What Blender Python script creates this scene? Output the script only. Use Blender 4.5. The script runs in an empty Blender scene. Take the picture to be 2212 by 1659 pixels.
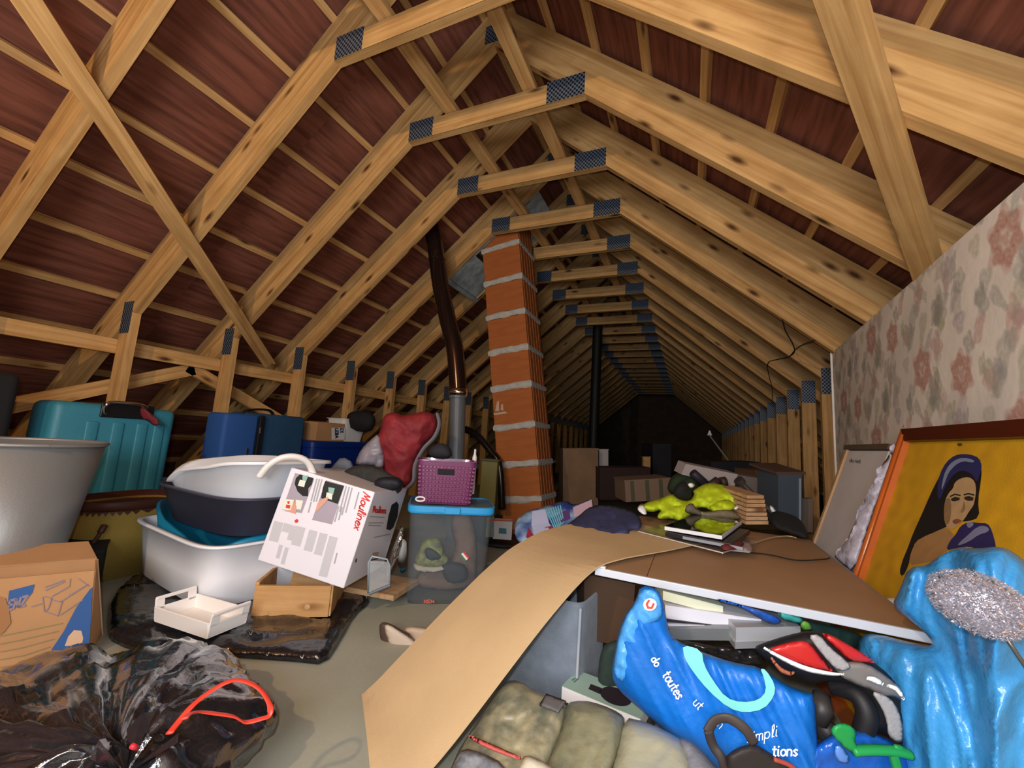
import bpy, bmesh, math, random
import numpy as np
from mathutils import Vector, Matrix, Euler, noise
from mathutils.geometry import delaunay_2d_cdt
random.seed(7)
SC = bpy.context.scene
COL = SC.collection

# ------------------------------------------------------------------ camera
CAM = Vector((1.08207, -1.30168, 0.74))
YAW, PITCH, ROLL, FPX = 0.4106, 0.1338, 0.0642, 898.64
FW = Vector((-math.sin(YAW)*math.cos(PITCH), math.cos(YAW)*math.cos(PITCH), math.sin(PITCH)))
_r = Vector((math.cos(YAW), math.sin(YAW), 0)); _u = _r.cross(FW)
RT = _r*math.cos(ROLL) + _u*math.sin(ROLL)
UP = -_r*math.sin(ROLL) + _u*math.cos(ROLL)
camd = bpy.data.cameras.new('camera'); cam = bpy.data.objects.new('camera', camd); COL.objects.link(cam)
camd.sensor_fit = 'HORIZONTAL'; camd.sensor_width = 36.0; camd.lens = 36.0*FPX/2212.0
camd.clip_start = 0.02; camd.clip_end = 60
cam.matrix_world = Matrix(((RT.x, UP.x, -FW.x, CAM.x), (RT.y, UP.y, -FW.y, CAM.y), (RT.z, UP.z, -FW.z, CAM.z), (0, 0, 0, 1)))
SC.camera = cam

# ------------------------------------------------------------------ world, lamps, exposure
w = bpy.data.worlds.new('world'); SC.world = w; w.use_nodes = True
w.node_tree.nodes['Background'].inputs[0].default_value = (0.75, 0.8, 1.0, 1)
w.node_tree.nodes['Background'].inputs[1].default_value = 0.012
def lamp(name, loc, power, size, rgb):
    d = bpy.data.lights.new(name, 'POINT'); d.energy = power; d.shadow_soft_size = size; d.color = rgb
    o = bpy.data.objects.new(name, d); COL.objects.link(o); o.location = loc; return o
lamp('ceiling_bulb', (0.15, -2.85, 2.14), 76, 0.035, (1.0, 0.70, 0.40))
lamp('camera_flash', CAM + UP*0.05 - RT*0.03 - FW*0.02, 20, 0.012, (0.86, 0.93, 1.0))
ad = bpy.data.lights.new('cool_fill_light', 'AREA'); ad.shape = 'RECTANGLE'; ad.size = 0.9; ad.size_y = 0.7; ad.energy = 26; ad.color = (0.86, 0.92, 1.0)  # cool fill light added behind the camera
ao = bpy.data.objects.new('cool_fill_light', ad); COL.objects.link(ao); ao.location = (0.9, -2.3, 1.05)
ao.rotation_euler = (Vector((0.45, -1.0, -0.22))).to_track_quat('Z', 'Y').to_euler()
VS = SC.view_settings
VS.view_transform = 'Standard'; VS.look = 'None'; VS.gamma = 1; VS.use_curve_mapping = False; VS.exposure = 0.8

# ------------------------------------------------------------------ measuring helpers: a point of the photograph at a real distance
def ray(px, py): return FW + RT*((px-1106)/FPX) - UP*((py-829.5)/FPX)
def hit(n, c, px, py):
    d = ray(px, py); n = Vector(n); return CAM + d*((c-n.dot(CAM))/n.dot(d))
def X(px, py, v): return hit((1, 0, 0), v, px, py)
def Y(px, py, v): return hit((0, 1, 0), v, px, py)
def Z(px, py, v): return hit((0, 0, 1), v, px, py)
def D(px, py, d): return CAM + ray(px, py)*d

# ------------------------------------------------------------------ materials
def lin(c): c = c/255.0; return c/12.92 if c <= 0.04045 else ((c+0.055)/1.055)**2.4
def rgb(h):
    if isinstance(h, str): h = h.lstrip('#'); h = tuple(int(h[i:i+2], 16) for i in (0, 2, 4))
    return (lin(h[0]), lin(h[1]), lin(h[2]), 1)
MATS = {}
def mat(name, col, rough=0.6, metal=0.0, bump=None, var=0.0, vs=6.0, trans=0.0, alpha=1.0, coat=0.0, sheen=0.0, spec=0.5, col2=None, stretch=(1, 1, 1)):
    """bump = (scale, distance); var = mottling between col and a darker (or col2) tone"""
    if name in MATS: return MATS[name]
    m = bpy.data.materials.new(name); m.use_nodes = True; nt = m.node_tree; b = nt.nodes['Principled BSDF']
    b.inputs['Base Color'].default_value = rgb(col); b.inputs['Roughness'].default_value = rough; b.inputs['Metallic'].default_value = metal
    b.inputs['Specular IOR Level'].default_value = spec
    if trans: b.inputs['Transmission Weight'].default_value = trans
    if alpha < 1: b.inputs['Alpha'].default_value = alpha
    if coat: b.inputs['Coat Weight'].default_value = coat
    if sheen: b.inputs['Sheen Weight'].default_value = sheen
    tc = nt.nodes.new('ShaderNodeTexCoord'); mp = nt.nodes.new('ShaderNodeMapping'); mp.inputs['Scale'].default_value = stretch
    nt.links.new(tc.outputs['Object'], mp.inputs[0])
    if var or col2:
        n = nt.nodes.new('ShaderNodeTexNoise'); n.inputs['Scale'].default_value = vs; n.inputs['Detail'].default_value = 5
        nt.links.new(mp.outputs[0], n.inputs[0])
        r = nt.nodes.new('ShaderNodeValToRGB'); c = rgb(col); c2 = rgb(col2) if col2 else tuple(x*(1-var) for x in c[:3])+(1,)
        r.color_ramp.elements[0].position = 0.35; r.color_ramp.elements[1].position = 0.65
        r.color_ramp.elements[0].color = c2; r.color_ramp.elements[1].color = c
        nt.links.new(n.outputs[0], r.inputs[0]); nt.links.new(r.outputs[0], b.inputs['Base Color'])
    if bump:
        n = nt.nodes.new('ShaderNodeTexNoise'); n.inputs['Scale'].default_value = bump[0]; n.inputs['Detail'].default_value = 6
        nt.links.new(mp.outputs[0], n.inputs[0])
        bp = nt.nodes.new('ShaderNodeBump'); bp.inputs['Distance'].default_value = bump[1]; bp.inputs['Strength'].default_value = 1.0
        nt.links.new(n.outputs[0], bp.inputs['Height']); nt.links.new(bp.outputs[0], b.inputs['Normal'])
    MATS[name] = m; return m

def wood_mat(name, light, dark, knot, rough=0.65):
    m = bpy.data.materials.new(name); m.use_nodes = True; nt = m.node_tree; N = nt.nodes; L = nt.links; b = N['Principled BSDF']
    b.inputs['Roughness'].default_value = rough; b.inputs['Specular IOR Level'].default_value = 0.25
    tc = N.new('ShaderNodeTexCoord'); oi = N.new('ShaderNodeObjectInfo')
    sc = N.new('ShaderNodeMath'); sc.operation = 'MULTIPLY'; sc.inputs[1].default_value = 37.0; L.new(oi.outputs['Random'], sc.inputs[0])
    add = N.new('ShaderNodeVectorMath'); add.operation = 'ADD'; L.new(tc.outputs['Object'], add.inputs[0]); L.new(sc.outputs[0], add.inputs[1])
    mp = N.new('ShaderNodeMapping'); mp.inputs['Scale'].default_value = (1.1, 26, 26); L.new(add.outputs[0], mp.inputs[0])
    n1 = N.new('ShaderNodeTexNoise'); n1.inputs['Scale'].default_value = 1.6; n1.inputs['Detail'].default_value = 5; n1.inputs['Distortion'].default_value = 0.6
    L.new(mp.outputs[0], n1.inputs[0])
    r1 = N.new('ShaderNodeValToRGB'); e = r1.color_ramp.elements
    e[0].position = 0.3; e[0].color = rgb(dark); e[1].position = 0.62; e[1].color = rgb(light); L.new(n1.outputs[0], r1.inputs[0])
    mp2 = N.new('ShaderNodeMapping'); mp2.inputs['Scale'].default_value = (3.2, 9.5, 9.5); L.new(add.outputs[0], mp2.inputs[0])
    vo = N.new('ShaderNodeTexVoronoi'); vo.inputs['Scale'].default_value = 1.0; L.new(mp2.outputs[0], vo.inputs[0])
    r2 = N.new('ShaderNodeValToRGB'); e = r2.color_ramp.elements
    e[0].position = 0.06; e[0].color = (1, 1, 1, 1); e[1].position = 0.20; e[1].color = (0, 0, 0, 1); L.new(vo.outputs['Distance'], r2.inputs[0])
    mx = N.new('ShaderNodeMix'); mx.data_type = 'RGBA'; mx.inputs['B'].default_value = rgb(knot)
    L.new(r2.outputs[0], mx.inputs['Factor']); L.new(r1.outputs[0], mx.inputs['A'])
    n3 = N.new('ShaderNodeTexNoise'); n3.inputs['Scale'].default_value = 4.5; n3.inputs['Detail'].default_value = 5; n3.inputs['Distortion'].default_value = 1.0; L.new(add.outputs[0], n3.inputs[0])
    mx2 = N.new('ShaderNodeMix'); mx2.data_type = 'RGBA'; mx2.blend_type = 'MULTIPLY'; mx2.inputs['B'].default_value = (0.62, 0.58, 0.52, 1)
    L.new(n3.outputs[0], mx2.inputs['Factor']); L.new(mx.outputs['Result'], mx2.inputs['A']); L.new(mx2.outputs['Result'], b.inputs['Base Color'])
    bp = N.new('ShaderNodeBump'); bp.inputs['Distance'].default_value = 0.0012; L.new(n1.outputs[0], bp.inputs['Height']); L.new(bp.outputs[0], b.inputs['Normal'])
    MATS[name] = m; return m
PINE = wood_mat('pine_timber', '#e4b678', '#bd8c52', '#5a371c')
PINE2 = wood_mat('pale_plank_wood', '#dcb489', '#c1946a', '#8a6040')
DRAWERW = wood_mat('drawer_wood', '#d8aa74', '#c4935c', '#94663a')

def plate_mat():
    m = bpy.data.materials.new('galvanised_nail_plate'); m.use_nodes = True; nt = m.node_tree; N = nt.nodes; L = nt.links; b = N['Principled BSDF']
    b.inputs['Metallic'].default_value = 0.45; b.inputs['Roughness'].default_value = 0.45
    tc = N.new('ShaderNodeTexCoord'); sp = N.new('ShaderNodeSeparateXYZ'); L.new(tc.outputs['Object'], sp.inputs[0])
    outs = []
    for ax, f in (('X', 270), ('Z', 230)):
        a = N.new('ShaderNodeMath'); a.operation = 'MULTIPLY'; a.inputs[1].default_value = f; L.new(sp.outputs[ax], a.inputs[0])
        s = N.new('ShaderNodeMath'); s.operation = 'SINE'; L.new(a.outputs[0], s.inputs[0]); outs.append(s)
    mu = N.new('ShaderNodeMath'); mu.operation = 'MULTIPLY'; L.new(outs[0].outputs[0], mu.inputs[0]); L.new(outs[1].outputs[0], mu.inputs[1])
    r = N.new('ShaderNodeValToRGB'); e = r.color_ramp.elements; e[0].position = 0.35; e[0].color = rgb('#737f90'); e[1].position = 0.5; e[1].color = rgb('#1c222c')
    ad = N.new('ShaderNodeMath'); ad.operation = 'MULTIPLY_ADD'; ad.inputs[1].default_value = 0.5; ad.inputs[2].default_value = 0.4; L.new(mu.outputs[0], ad.inputs[0])
    L.new(ad.outputs[0], r.inputs[0]); L.new(r.outputs[0], b.inputs['Base Color'])
    return m
PLATE = plate_mat()

def tile_mat():
    m = bpy.data.materials.new('terracotta_tile_underside'); m.use_nodes = True; nt = m.node_tree; N = nt.nodes; L = nt.links; b = N['Principled BSDF']
    b.inputs['Roughness'].default_value = 0.9; b.inputs['Specular IOR Level'].default_value = 0.15
    tc = N.new('ShaderNodeTexCoord'); oi = N.new('ShaderNodeObjectInfo')
    add = N.new('ShaderNodeVectorMath'); add.operation = 'ADD'; L.new(tc.outputs['Object'], add.inputs[0])
    sc = N.new('ShaderNodeMath'); sc.operation = 'MULTIPLY'; sc.inputs[1].default_value = 11; L.new(oi.outputs['Random'], sc.inputs[0]); L.new(sc.outputs[0], add.inputs[1])
    mp = N.new('ShaderNodeMapping'); mp.inputs['Scale'].default_value = (2.2, 22, 3); L.new(add.outputs[0], mp.inputs[0])
    n = N.new('ShaderNodeTexNoise'); n.inputs['Scale'].default_value = 1.5; n.inputs['Detail'].default_value = 6; L.new(mp.outputs[0], n.inputs[0])
    r = N.new('ShaderNodeValToRGB'); e = r.color_ramp.elements; e[0].position = 0.32; e[0].color = rgb('#643a2b'); e[1].position = 0.62; e[1].color = rgb('#86513f')
    L.new(n.outputs[0], r.inputs[0]); L.new(r.outputs[0], b.inputs['Base Color'])
    bp = N.new('ShaderNodeBump'); bp.inputs['Distance'].default_value = 0.004; L.new(n.outputs[0], bp.inputs['Height']); L.new(bp.outputs[0], b.inputs['Normal'])
    return m
TILE = tile_mat()

def vcol_mat(name, rough=0.7, bump=None):
    m = bpy.data.materials.new(name); m.use_nodes = True; nt = m.node_tree; b = nt.nodes['Principled BSDF']; b.inputs['Roughness'].default_value = rough
    b.inputs['Specular IOR Level'].default_value = 0.3
    a = nt.nodes.new('ShaderNodeVertexColor'); a.layer_name = 'print'; nt.links.new(a.outputs[0], b.inputs['Base Color'])
    if bump:
        tc = nt.nodes.new('ShaderNodeTexCoord'); n = nt.nodes.new('ShaderNodeTexNoise'); n.inputs['Scale'].default_value = bump[0]
        nt.links.new(tc.outputs['Object'], n.inputs[0]); bp = nt.nodes.new('ShaderNodeBump'); bp.inputs['Distance'].default_value = bump[1]
        nt.links.new(n.outputs[0], bp.inputs['Height']); nt.links.new(bp.outputs[0], b.inputs['Normal'])
    return m

# ------------------------------------------------------------------ object helpers
WL = {}
def tag(o, label=None, cat=None, group=None, kind=None):
    if label: o['label'] = label
    if cat: o['category'] = cat
    if group: o['group'] = group
    if kind: o['kind'] = kind
    return o
def thing(name, loc, label, cat, group=None):
    o = bpy.data.objects.new(name, None); o.empty_display_size = 0.05; COL.objects.link(o); o.location = loc; WL[o] = Vector(loc)
    return tag(o, label, cat, group)
def put(name, verts, faces, m, parent=None, label=None, cat=None, group=None, kind=None, smooth=False, origin=None, rot=None, cols=None):
    """link a mesh given in world coordinates as one object with its own origin (and optional axes)"""
    V = [Vector(v) for v in verts]
    if origin is None:
        lo = [min(v[i] for v in V) for i in range(3)]; hi = [max(v[i] for v in V) for i in range(3)]
        origin = Vector(((lo[0]+hi[0])/2, (lo[1]+hi[1])/2, lo[2] if parent is None else (lo[2]+hi[2])/2))
    origin = Vector(origin); R = rot.to_3x3() if rot is not None else None; Ri = R.inverted() if R is not None else None
    LV = [(Ri @ (v-origin)) if Ri is not None else (v-origin) for v in V]
    me = bpy.data.meshes.new(name); me.from_pydata(LV, [], faces); me.validate(); me.update()
    if isinstance(m, (list, tuple)):
        for q in m: me.materials.append(q)
    else: me.materials.append(m)
    if smooth:
        me.polygons.foreach_set('use_smooth', [True]*len(me.polygons))
    if cols is not None:
        a = me.color_attributes.new('print', 'FLOAT_COLOR', 'POINT'); a.data.foreach_set('color', np.asarray(cols, dtype=np.float32).ravel())
    o = bpy.data.objects.new(name, me); COL.objects.link(o); WL[o] = origin
    pl = WL[parent] if parent is not None else Vector((0, 0, 0))
    if parent is not None: o.parent = parent
    T = Matrix.Translation(origin-pl)
    if R is not None: T = T @ R.to_4x4()
    # only thing-level parents without rotation are used for rotated children
    o.matrix_local = T
    return tag(o, label, cat, group, kind)
class MB:
    def __init__(s): s.v = []; s.f = []
    def add(s, v, f):
        k = len(s.v); s.v += [Vector(a) for a in v]; s.f += [tuple(i+k for i in q) for q in f]; return s
    def box(s, c, d, R=None, bev=0.0):
        c = Vector(c); R = R or Matrix.Identity(3)
        h = Vector(d)/2
        if bev <= 0:
            v = [c+R @ Vector((x*h.x, y*h.y, z*h.z)) for x in (-1, 1) for y in (-1, 1) for z in (-1, 1)]
            return s.add(v, [(0, 1, 3, 2), (4, 6, 7, 5), (0, 4, 5, 1), (2, 3, 7, 6), (0, 2, 6, 4), (1, 5, 7, 3)])
        bm = bmesh.new(); bmesh.ops.create_cube(bm, size=1, matrix=Matrix.Diagonal((d[0], d[1], d[2], 1)))
        bmesh.ops.bevel(bm, geom=bm.edges[:]+bm.verts[:], offset=min(bev, min(d)*0.45), segments=2 if bev < 0.02 else 4, affect='EDGES', profile=0.5)
        s.add([c+R @ v.co for v in bm.verts], [tuple(v.index for v in f.verts) for f in bm.faces]); bm.free(); return s
    def prism(s, poly, ext):
        n = len(poly); ext = Vector(ext); P = [Vector(p) for p in poly]
        return s.add(P+[p+ext for p in P], [tuple(range(n-1, -1, -1)), tuple(range(n, 2*n))]+[(i, (i+1) % n, n+(i+1) % n, n+i) for i in range(n)])
    def tube(s, pts, r, n=10, cap=True, flat=1.0, up=None):
        P = [Vector(p) for p in pts]; rs = r if isinstance(r, (list, tuple)) else [r]*len(P); vs = []; ref = up
        for i, p in enumerate(P):
            t = (P[min(i+1, len(P)-1)]-P[max(i-1, 0)]).normalized()
            if ref is None: ref = Vector((0, 0, 1)) if abs(t.z) < 0.9 else Vector((1, 0, 0))
            a = (Vector(ref)-t*t.dot(Vector(ref)))
            a = a.normalized() if a.length > 1e-6 else t.orthogonal().normalized(); bb = t.cross(a)
            if up is None: ref = a
            vs += [p+a*(math.cos(2*math.pi*k/n)*rs[i]*flat)+bb*(math.sin(2*math.pi*k/n)*rs[i]) for k in range(n)]
        fs = [(i*n+k, i*n+(k+1) % n, (i+1)*n+(k+1) % n, (i+1)*n+k) for i in range(len(P)-1) for k in range(n)]
        if cap: fs += [tuple(range(n-1, -1, -1)), tuple(range((len(P)-1)*n, len(P)*n))]
        return s.add(vs, fs)
    def rings(s, R, close=True, capb=True, capt=False):
        n = len(R[0]); vs = [p for q in R for p in q]
        fs = [(i*n+k, i*n+(k+1) % n, (i+1)*n+(k+1) % n, (i+1)*n+k) for i in range(len(R)-1) for k in range(n)]
        if capb: fs.append(tuple(range(n-1, -1, -1)))
        if capt: fs.append(tuple(range((len(R)-1)*n, len(R)*n)))
        return s.add(vs, fs)
    def go(s, name, m, parent=None, **k): return put(name, s.v, s.f, m, parent, **k)
def Rz(a): return Matrix.Rotation(a, 3, 'Z')
def spline(P, n=8):
    P = [Vector(p) for p in P]; out = []
    for i in range(len(P)-1):
        a, b, c, d = P[max(i-1, 0)], P[i], P[i+1], P[min(i+2, len(P)-1)]
        for k in range(n):
            t = k/n; out.append(0.5*((2*b)+(c-a)*t+(2*a-5*b+4*c-d)*t*t+(3*b-a-3*c+d)*t**3))
    return out+[P[-1]]
def sring(c, z, a, b, p=4.0, yaw=0.0, n=48, zf=None):
    out = []
    for k in range(n):
        t = 2*math.pi*k/n; ct, st = math.cos(t), math.sin(t)
        x = a*math.copysign(abs(ct)**(2/p), ct); y = b*math.copysign(abs(st)**(2/p), st)
        out.append(Vector((c[0]+x*math.cos(yaw)-y*math.sin(yaw), c[1]+x*math.sin(yaw)+y*math.cos(yaw), z+(zf(t) if zf else 0))))
    return out
def tub(name, c, prof, m, parent=None, p=4.0, yaw=0.0, thick=0.006, lip=0.012, zf=None, n=56, **k):
    """open vessel: prof = [(z, a, b)...] bottom to top; zf(theta) raises the rim"""
    R = []; top = prof[-1][0]; bot = prof[0][0]
    def f(z): 
        if not zf: return None
        q = (z-bot)/(top-bot); return lambda t: zf(t)*q
    for z, a, b in prof: R.append(sring(c, z, a, b, p, yaw, n, f(z)))
    z, a, b = prof[-1]
    if lip: R.append(sring(c, z, a+lip, b+lip, p, yaw, n, f(z))); R.append(sring(c, z+thick, a+lip*0.9, b+lip*0.9, p, yaw, n, f(z)))
    R.append(sring(c, z+thick, a-thick, b-thick, p, yaw, n, f(z)))
    for z, a, b in prof[::-1][1:]: R.append(sring(c, max(z, bot+thick), a-thick, b-thick, p, yaw, n, f(z)))
    return MB().rings(R, capb=True, capt=True).go(name, m, parent, smooth=k.pop('smooth', True), **k)
def inside(poly, x, y):
    c = False; n = len(poly); j = n-1
    for i in range(n):
        xi, yi = poly[i]; xj, yj = poly[j]
        if (yi > y) != (yj > y) and x < (xj-xi)*(y-yi)/(yj-yi)+xi: c = not c
        j = i
    return c
def edist(poly, x, y):
    best = 1e9
    for i in range(len(poly)):
        ax, ay = poly[i]; bx, by = poly[(i+1) % len(poly)]; dx, dy = bx-ax, by-ay
        L = dx*dx+dy*dy or 1e-9; t = max(0, min(1, ((x-ax)*dx+(y-ay)*dy)/L)); best = min(best, math.hypot(x-ax-dx*t, y-ay-dy*t))
    return best
def resample(poly, step):
    out = []
    for i in range(len(poly)):
        a = poly[i]; b = poly[(i+1) % len(poly)]; L = math.hypot(b[0]-a[0], b[1]-a[1]); n = max(1, int(L/step))
        out += [(a[0]+(b[0]-a[0])*k/n, a[1]+(b[1]-a[1])*k/n) for k in range(n)]
    return out
def smoothpoly(poly, it=1):
    for _ in range(it):
        q = []
        for i in range(len(poly)):
            a = poly[i]; b = poly[(i+1) % len(poly)]; q += [(a[0]*.75+b[0]*.25, a[1]*.75+b[1]*.25), (a[0]*.25+b[0]*.75, a[1]*.25+b[1]*.75)]
        poly = q
    return poly
def trimesh(poly, step):
    P = resample(poly, step); n = len(P); xs = [p[0] for p in P]; ys = [p[1] for p in P]; pts = [Vector(p) for p in P]; rnd = random.Random(3)
    y = min(ys)+step/2; row = 0
    while y < max(ys):
        x = min(xs)+step/2+(step/2 if row % 2 else 0)
        while x < max(xs):
            jx, jy = x+rnd.uniform(-.2, .2)*step, y+rnd.uniform(-.2, .2)*step
            if inside(P, jx, jy) and edist(poly, jx, jy) > step*0.45: pts.append(Vector((jx, jy)))
            x += step
        y += step*0.87; row += 1
    r = delaunay_2d_cdt(pts, [(i, (i+1) % n) for i in range(n)], [], 1, 1e-5)
    V = [(v.x, v.y) for v in r[0]]; 
    F = [tuple(f) for f in r[2] if inside(poly, sum(V[i][0] for i in f)/len(f), sum(V[i][1] for i in f)/len(f))]
    return V, F
def folds(p, freq, amp, seed=0, dirv=None):
    q = Vector(p)*freq+Vector((seed*3.1, seed*1.7, seed*5.3))
    if dirv is not None: q = q - Vector(dirv)*(q.dot(Vector(dirv))*0.8)
    q = q*1.35; q = q+Vector((noise.noise(q*.9), noise.noise(q*.9+Vector((9, 2, 4))), noise.noise(q*.9+Vector((3, 8, 1)))))*.5
    a = 1-abs(noise.noise(q))*1.6; b = 1-abs(noise.noise(q*2.4+Vector((5, 1, 2))))*1.6; c = 1-abs(noise.noise(q*5.1+Vector((1, 7, 3))))*1.6
    return amp*((a-0.5)*0.9+(b-0.5)*0.5+(c-.5)*.22)
def soft(name, poly, d, m, parent=None, tf=0.05, tb=0.05, R=40, step=9, fr=9, amp=0.012, seed=1, dirv=None, sm=1, mapper=None, **k):
    """crumpled soft body: outline measured in the photo, at distance d (number or function), with real thickness"""
    poly = smoothpoly(poly, sm) if sm else poly
    step = step*0.72 if amp > .009 else step
    V, F = trimesh(poly, step); df = d if callable(d) else (lambda x, y: d)
    edge = {}
    vs = []; back = []
    for i, (x, y) in enumerate(V):
        e = edist(poly, x, y); q = min(e/R, 1); pr = math.sqrt(max(0, 1-(1-q)**2)); edge[i] = e < 0.5
        base = mapper(x, y) if mapper else None
        if base is None:
            r_ = ray(x, y); P0 = CAM+r_*df(x, y); nrm = -r_.normalized()
        else: P0, nrm = base
        c = folds(P0, fr, amp, seed, dirv)*min(1, e/(step*1.5))
        vs.append(P0+nrm*(tf*pr+c)); back.append(P0-nrm*(tb*pr) if not edge[i] else None)
    idx = {}; allv = list(vs)
    for i, b in enumerate(back):
        if b is None: idx[i] = i
        else: idx[i] = len(allv); allv.append(b)
    # orient faces towards the front
    fs = []
    for f in F:
        a, b, c = vs[f[0]], vs[f[1]], vs[f[2]]; n = (b-a).cross(c-a)
        fr_ = f if (n.dot(CAM-a) > 0) == (mapper is None or True) else f[::-1]
        fs.append(tuple(fr_)); fs.append(tuple(idx[i] for i in fr_[::-1]))
    return put(name, allv, fs, m, parent, smooth=True, **k)
def floor_map(z=0.0):
    return lambda x, y: (Z(x, y, z), Vector((0, 0, 1)))
def plane_map(o, n):
    n = Vector(n).normalized(); c = n.dot(o)
    if n.dot(CAM-Vector(o)) < 0: n = -n; c = -c
    return lambda x, y: (hit(n, c, x, y), n)
def decal(name, mp, polys, m, parent, lift=0.0008, sm=0, **k):
    """flat print: polygons lying on a real surface"""
    if len(polys) > 1 and (name.startswith(('photo_', 'painted_', 'orange_spine', 'red_star', 'chalk', 'brush_p', 'side_bar'))):
        for q in polys: decal(name, mp, [q], m, parent, lift, sm, **k)
        return
    if 'lettering' in name or 'word' in name or 'text' in name or 'line' in name: k.setdefault('kind', 'stuff')
    b = MB()
    for poly in polys:
        poly = smoothpoly(poly, sm) if sm else poly
        n = len(poly); r = delaunay_2d_cdt([Vector(p) for p in poly], [(i, (i+1) % n) for i in range(n)], [], 1, 1e-6)
        V = [(v.x, v.y) for v in r[0]]; F = [tuple(f) for f in r[2] if inside(poly, sum(V[i][0] for i in f)/len(f), sum(V[i][1] for i in f)/len(f))]
        vs = [(lambda q: q[0]+q[1]*lift)(mp(*p)) for p in V]; fs = []
        for f in F:
            a = vs[f[0]]; nn = (vs[f[1]]-a).cross(vs[f[2]]-a); fs.append(f if nn.dot(CAM-a) > 0 else f[::-1])
        b.add(vs, fs)
    return b.go(name, m, parent, **k)
def stroke_polys(lines, wd):
    out = []
    for L in lines:
        for i in range(len(L)-1):
            ax, ay = L[i]; bx, by = L[i+1]; dx, dy = bx-ax, by-ay; l = math.hypot(dx, dy) or 1e-6; nx, ny = -dy/l*wd/2, dx/l*wd/2; ex, ey = dx/l*wd*.25, dy/l*wd*.25
            out.append([(ax-ex+nx, ay-ey+ny), (bx+ex+nx, by+ey+ny), (bx+ex-nx, by+ey-ny), (ax-ex-nx, ay-ey-ny)])
    return out
A_ = lambda cx, cy, r1, r2, a0, a1, n=8: [(cx+r1*math.cos(math.radians(a0+(a1-a0)*i/n)), cy+r2*math.sin(math.radians(a0+(a1-a0)*i/n))) for i in range(n+1)]
FONT = {  # handwritten strokes: unit x-height 1, advance last
 'M': ([[(0, 0), (.25, 1.7), (.55, .4), (.9, 1.75), (1.1, 0)]], 1.3), 'o': ([A_(.4, .5, .35, .48, 90, 450, 12)], .95),
 'u': ([[(0, 1), (0, .35)]+A_(.3, .35, .3, .33, 180, 360)+[(.6, 1)], [(.6, 1), (.62, 0)]], .85),
 'l': ([[(.1, 0), (0.1, .3), (.3, 1.3), (.25, 1.8), (.05, 1.6), (.1, .2), (.35, .05)]], .5), 'i': ([[(.1, 1), (.1, .1), (.25, 0)], [(.1, 1.35), (.14, 1.5)]], .42),
 'n': ([[(0, 1), (0, 0)], [(0, .6)]+A_(.3, .65, .3, .33, 180, 0)+[(.6, 0)]], .85), 'e': ([[(.08, .55), (.7, .6)]+A_(.4, .5, .34, .48, 20, 320, 12)], .9),
 'x': ([[(0, 1), (.6, 0)], [(.6, 1), (0, 0)]], .8), 'd': ([A_(.35, .45, .33, .45, 0, 360, 12), [(.68, 1.7), (.7, 0)]], .95),
 't': ([[(.25, 1.5), (.25, .15), (.5, 0)], [(0, 1), (.55, 1)]], .7), 's': ([[(.55, .85), (.3, 1), (.05, .8), (.3, .5), (.55, .25), (.3, 0), (0, .15)]], .7),
 'm': ([[(0, 1), (0, 0)], [(0, .65)]+A_(.22, .7, .22, .28, 180, 0, 6)+[(.44, 0)], [(.44, .65)]+A_(.66, .7, .22, .28, 180, 0, 6)+[(.88, 0)]], 1.15),
 'p': ([[(0, 1), (0, -.6)], A_(.33, .5, .33, .48, 0, 360, 12)], .9), 'c': ([A_(.4, .5, .36, .48, 45, 315, 10)], .85), 'r': ([[(0, 1), (0, 0)], [(0, .6), (.25, .95), (.5, .9)]], .6),
 'U': ([[(0, 1.6), (0, .5)]+A_(.4, .5, .4, .5, 180, 360)+[(.8, 1.6)]], 1.1), 'a': ([A_(.35, .5, .33, .48, 0, 360, 12), [(.68, 1), (.7, 0)]], .95), ' ': ([], .5),
 'E': ([[(.7, 1.6), (0, 1.6), (0, 0), (.7, 0)], [(0, .8), (.55, .8)]], .95), 'X': ([[(0, 1.6), (.8, 0)], [(.8, 1.6), (0, 0)]], 1.0), 'A': ([[(0, 0), (.45, 1.6), (.9, 0)], [(.18, .6), (.72, .6)]], 1.1),
 'L': ([[(0, 1.6), (0, 0), (.6, 0)]], .8), 'B': ([[(0, 0), (0, 1.6)]+A_(.3, 1.2, .35, .38, 90, -90, 6)+A_(.3, .42, .42, .42, 90, -90, 6)+[(0, 0)]], 1.0), 'F': ([[(0, 0), (0, 1.6), (.7, 1.6)], [(0, .85), (.55, .85)]], .9),
 'Z': ([[(0, 1.6), (.8, 1.6), (0, 0), (.8, 0)]], 1.0), 'N': ([[(0, 0), (0, 1.6), (.7, 0), (.7, 1.6)]], 1.0),
}
def text_polys(s, o, ux, uy, wd):
    """letters laid from photo point o; ux = pixels per unit along, uy = pixels per unit up"""
    out = []; x = 0
    for ch in s:
        st, adv = FONT.get(ch, ([], .6))
        L = [[(o[0]+(x+a)*ux[0]+b*uy[0], o[1]+(x+a)*ux[1]+b*uy[1]) for a, b in ln] for ln in st]
        out += stroke_polys(L, wd); x += adv
    return out
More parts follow.
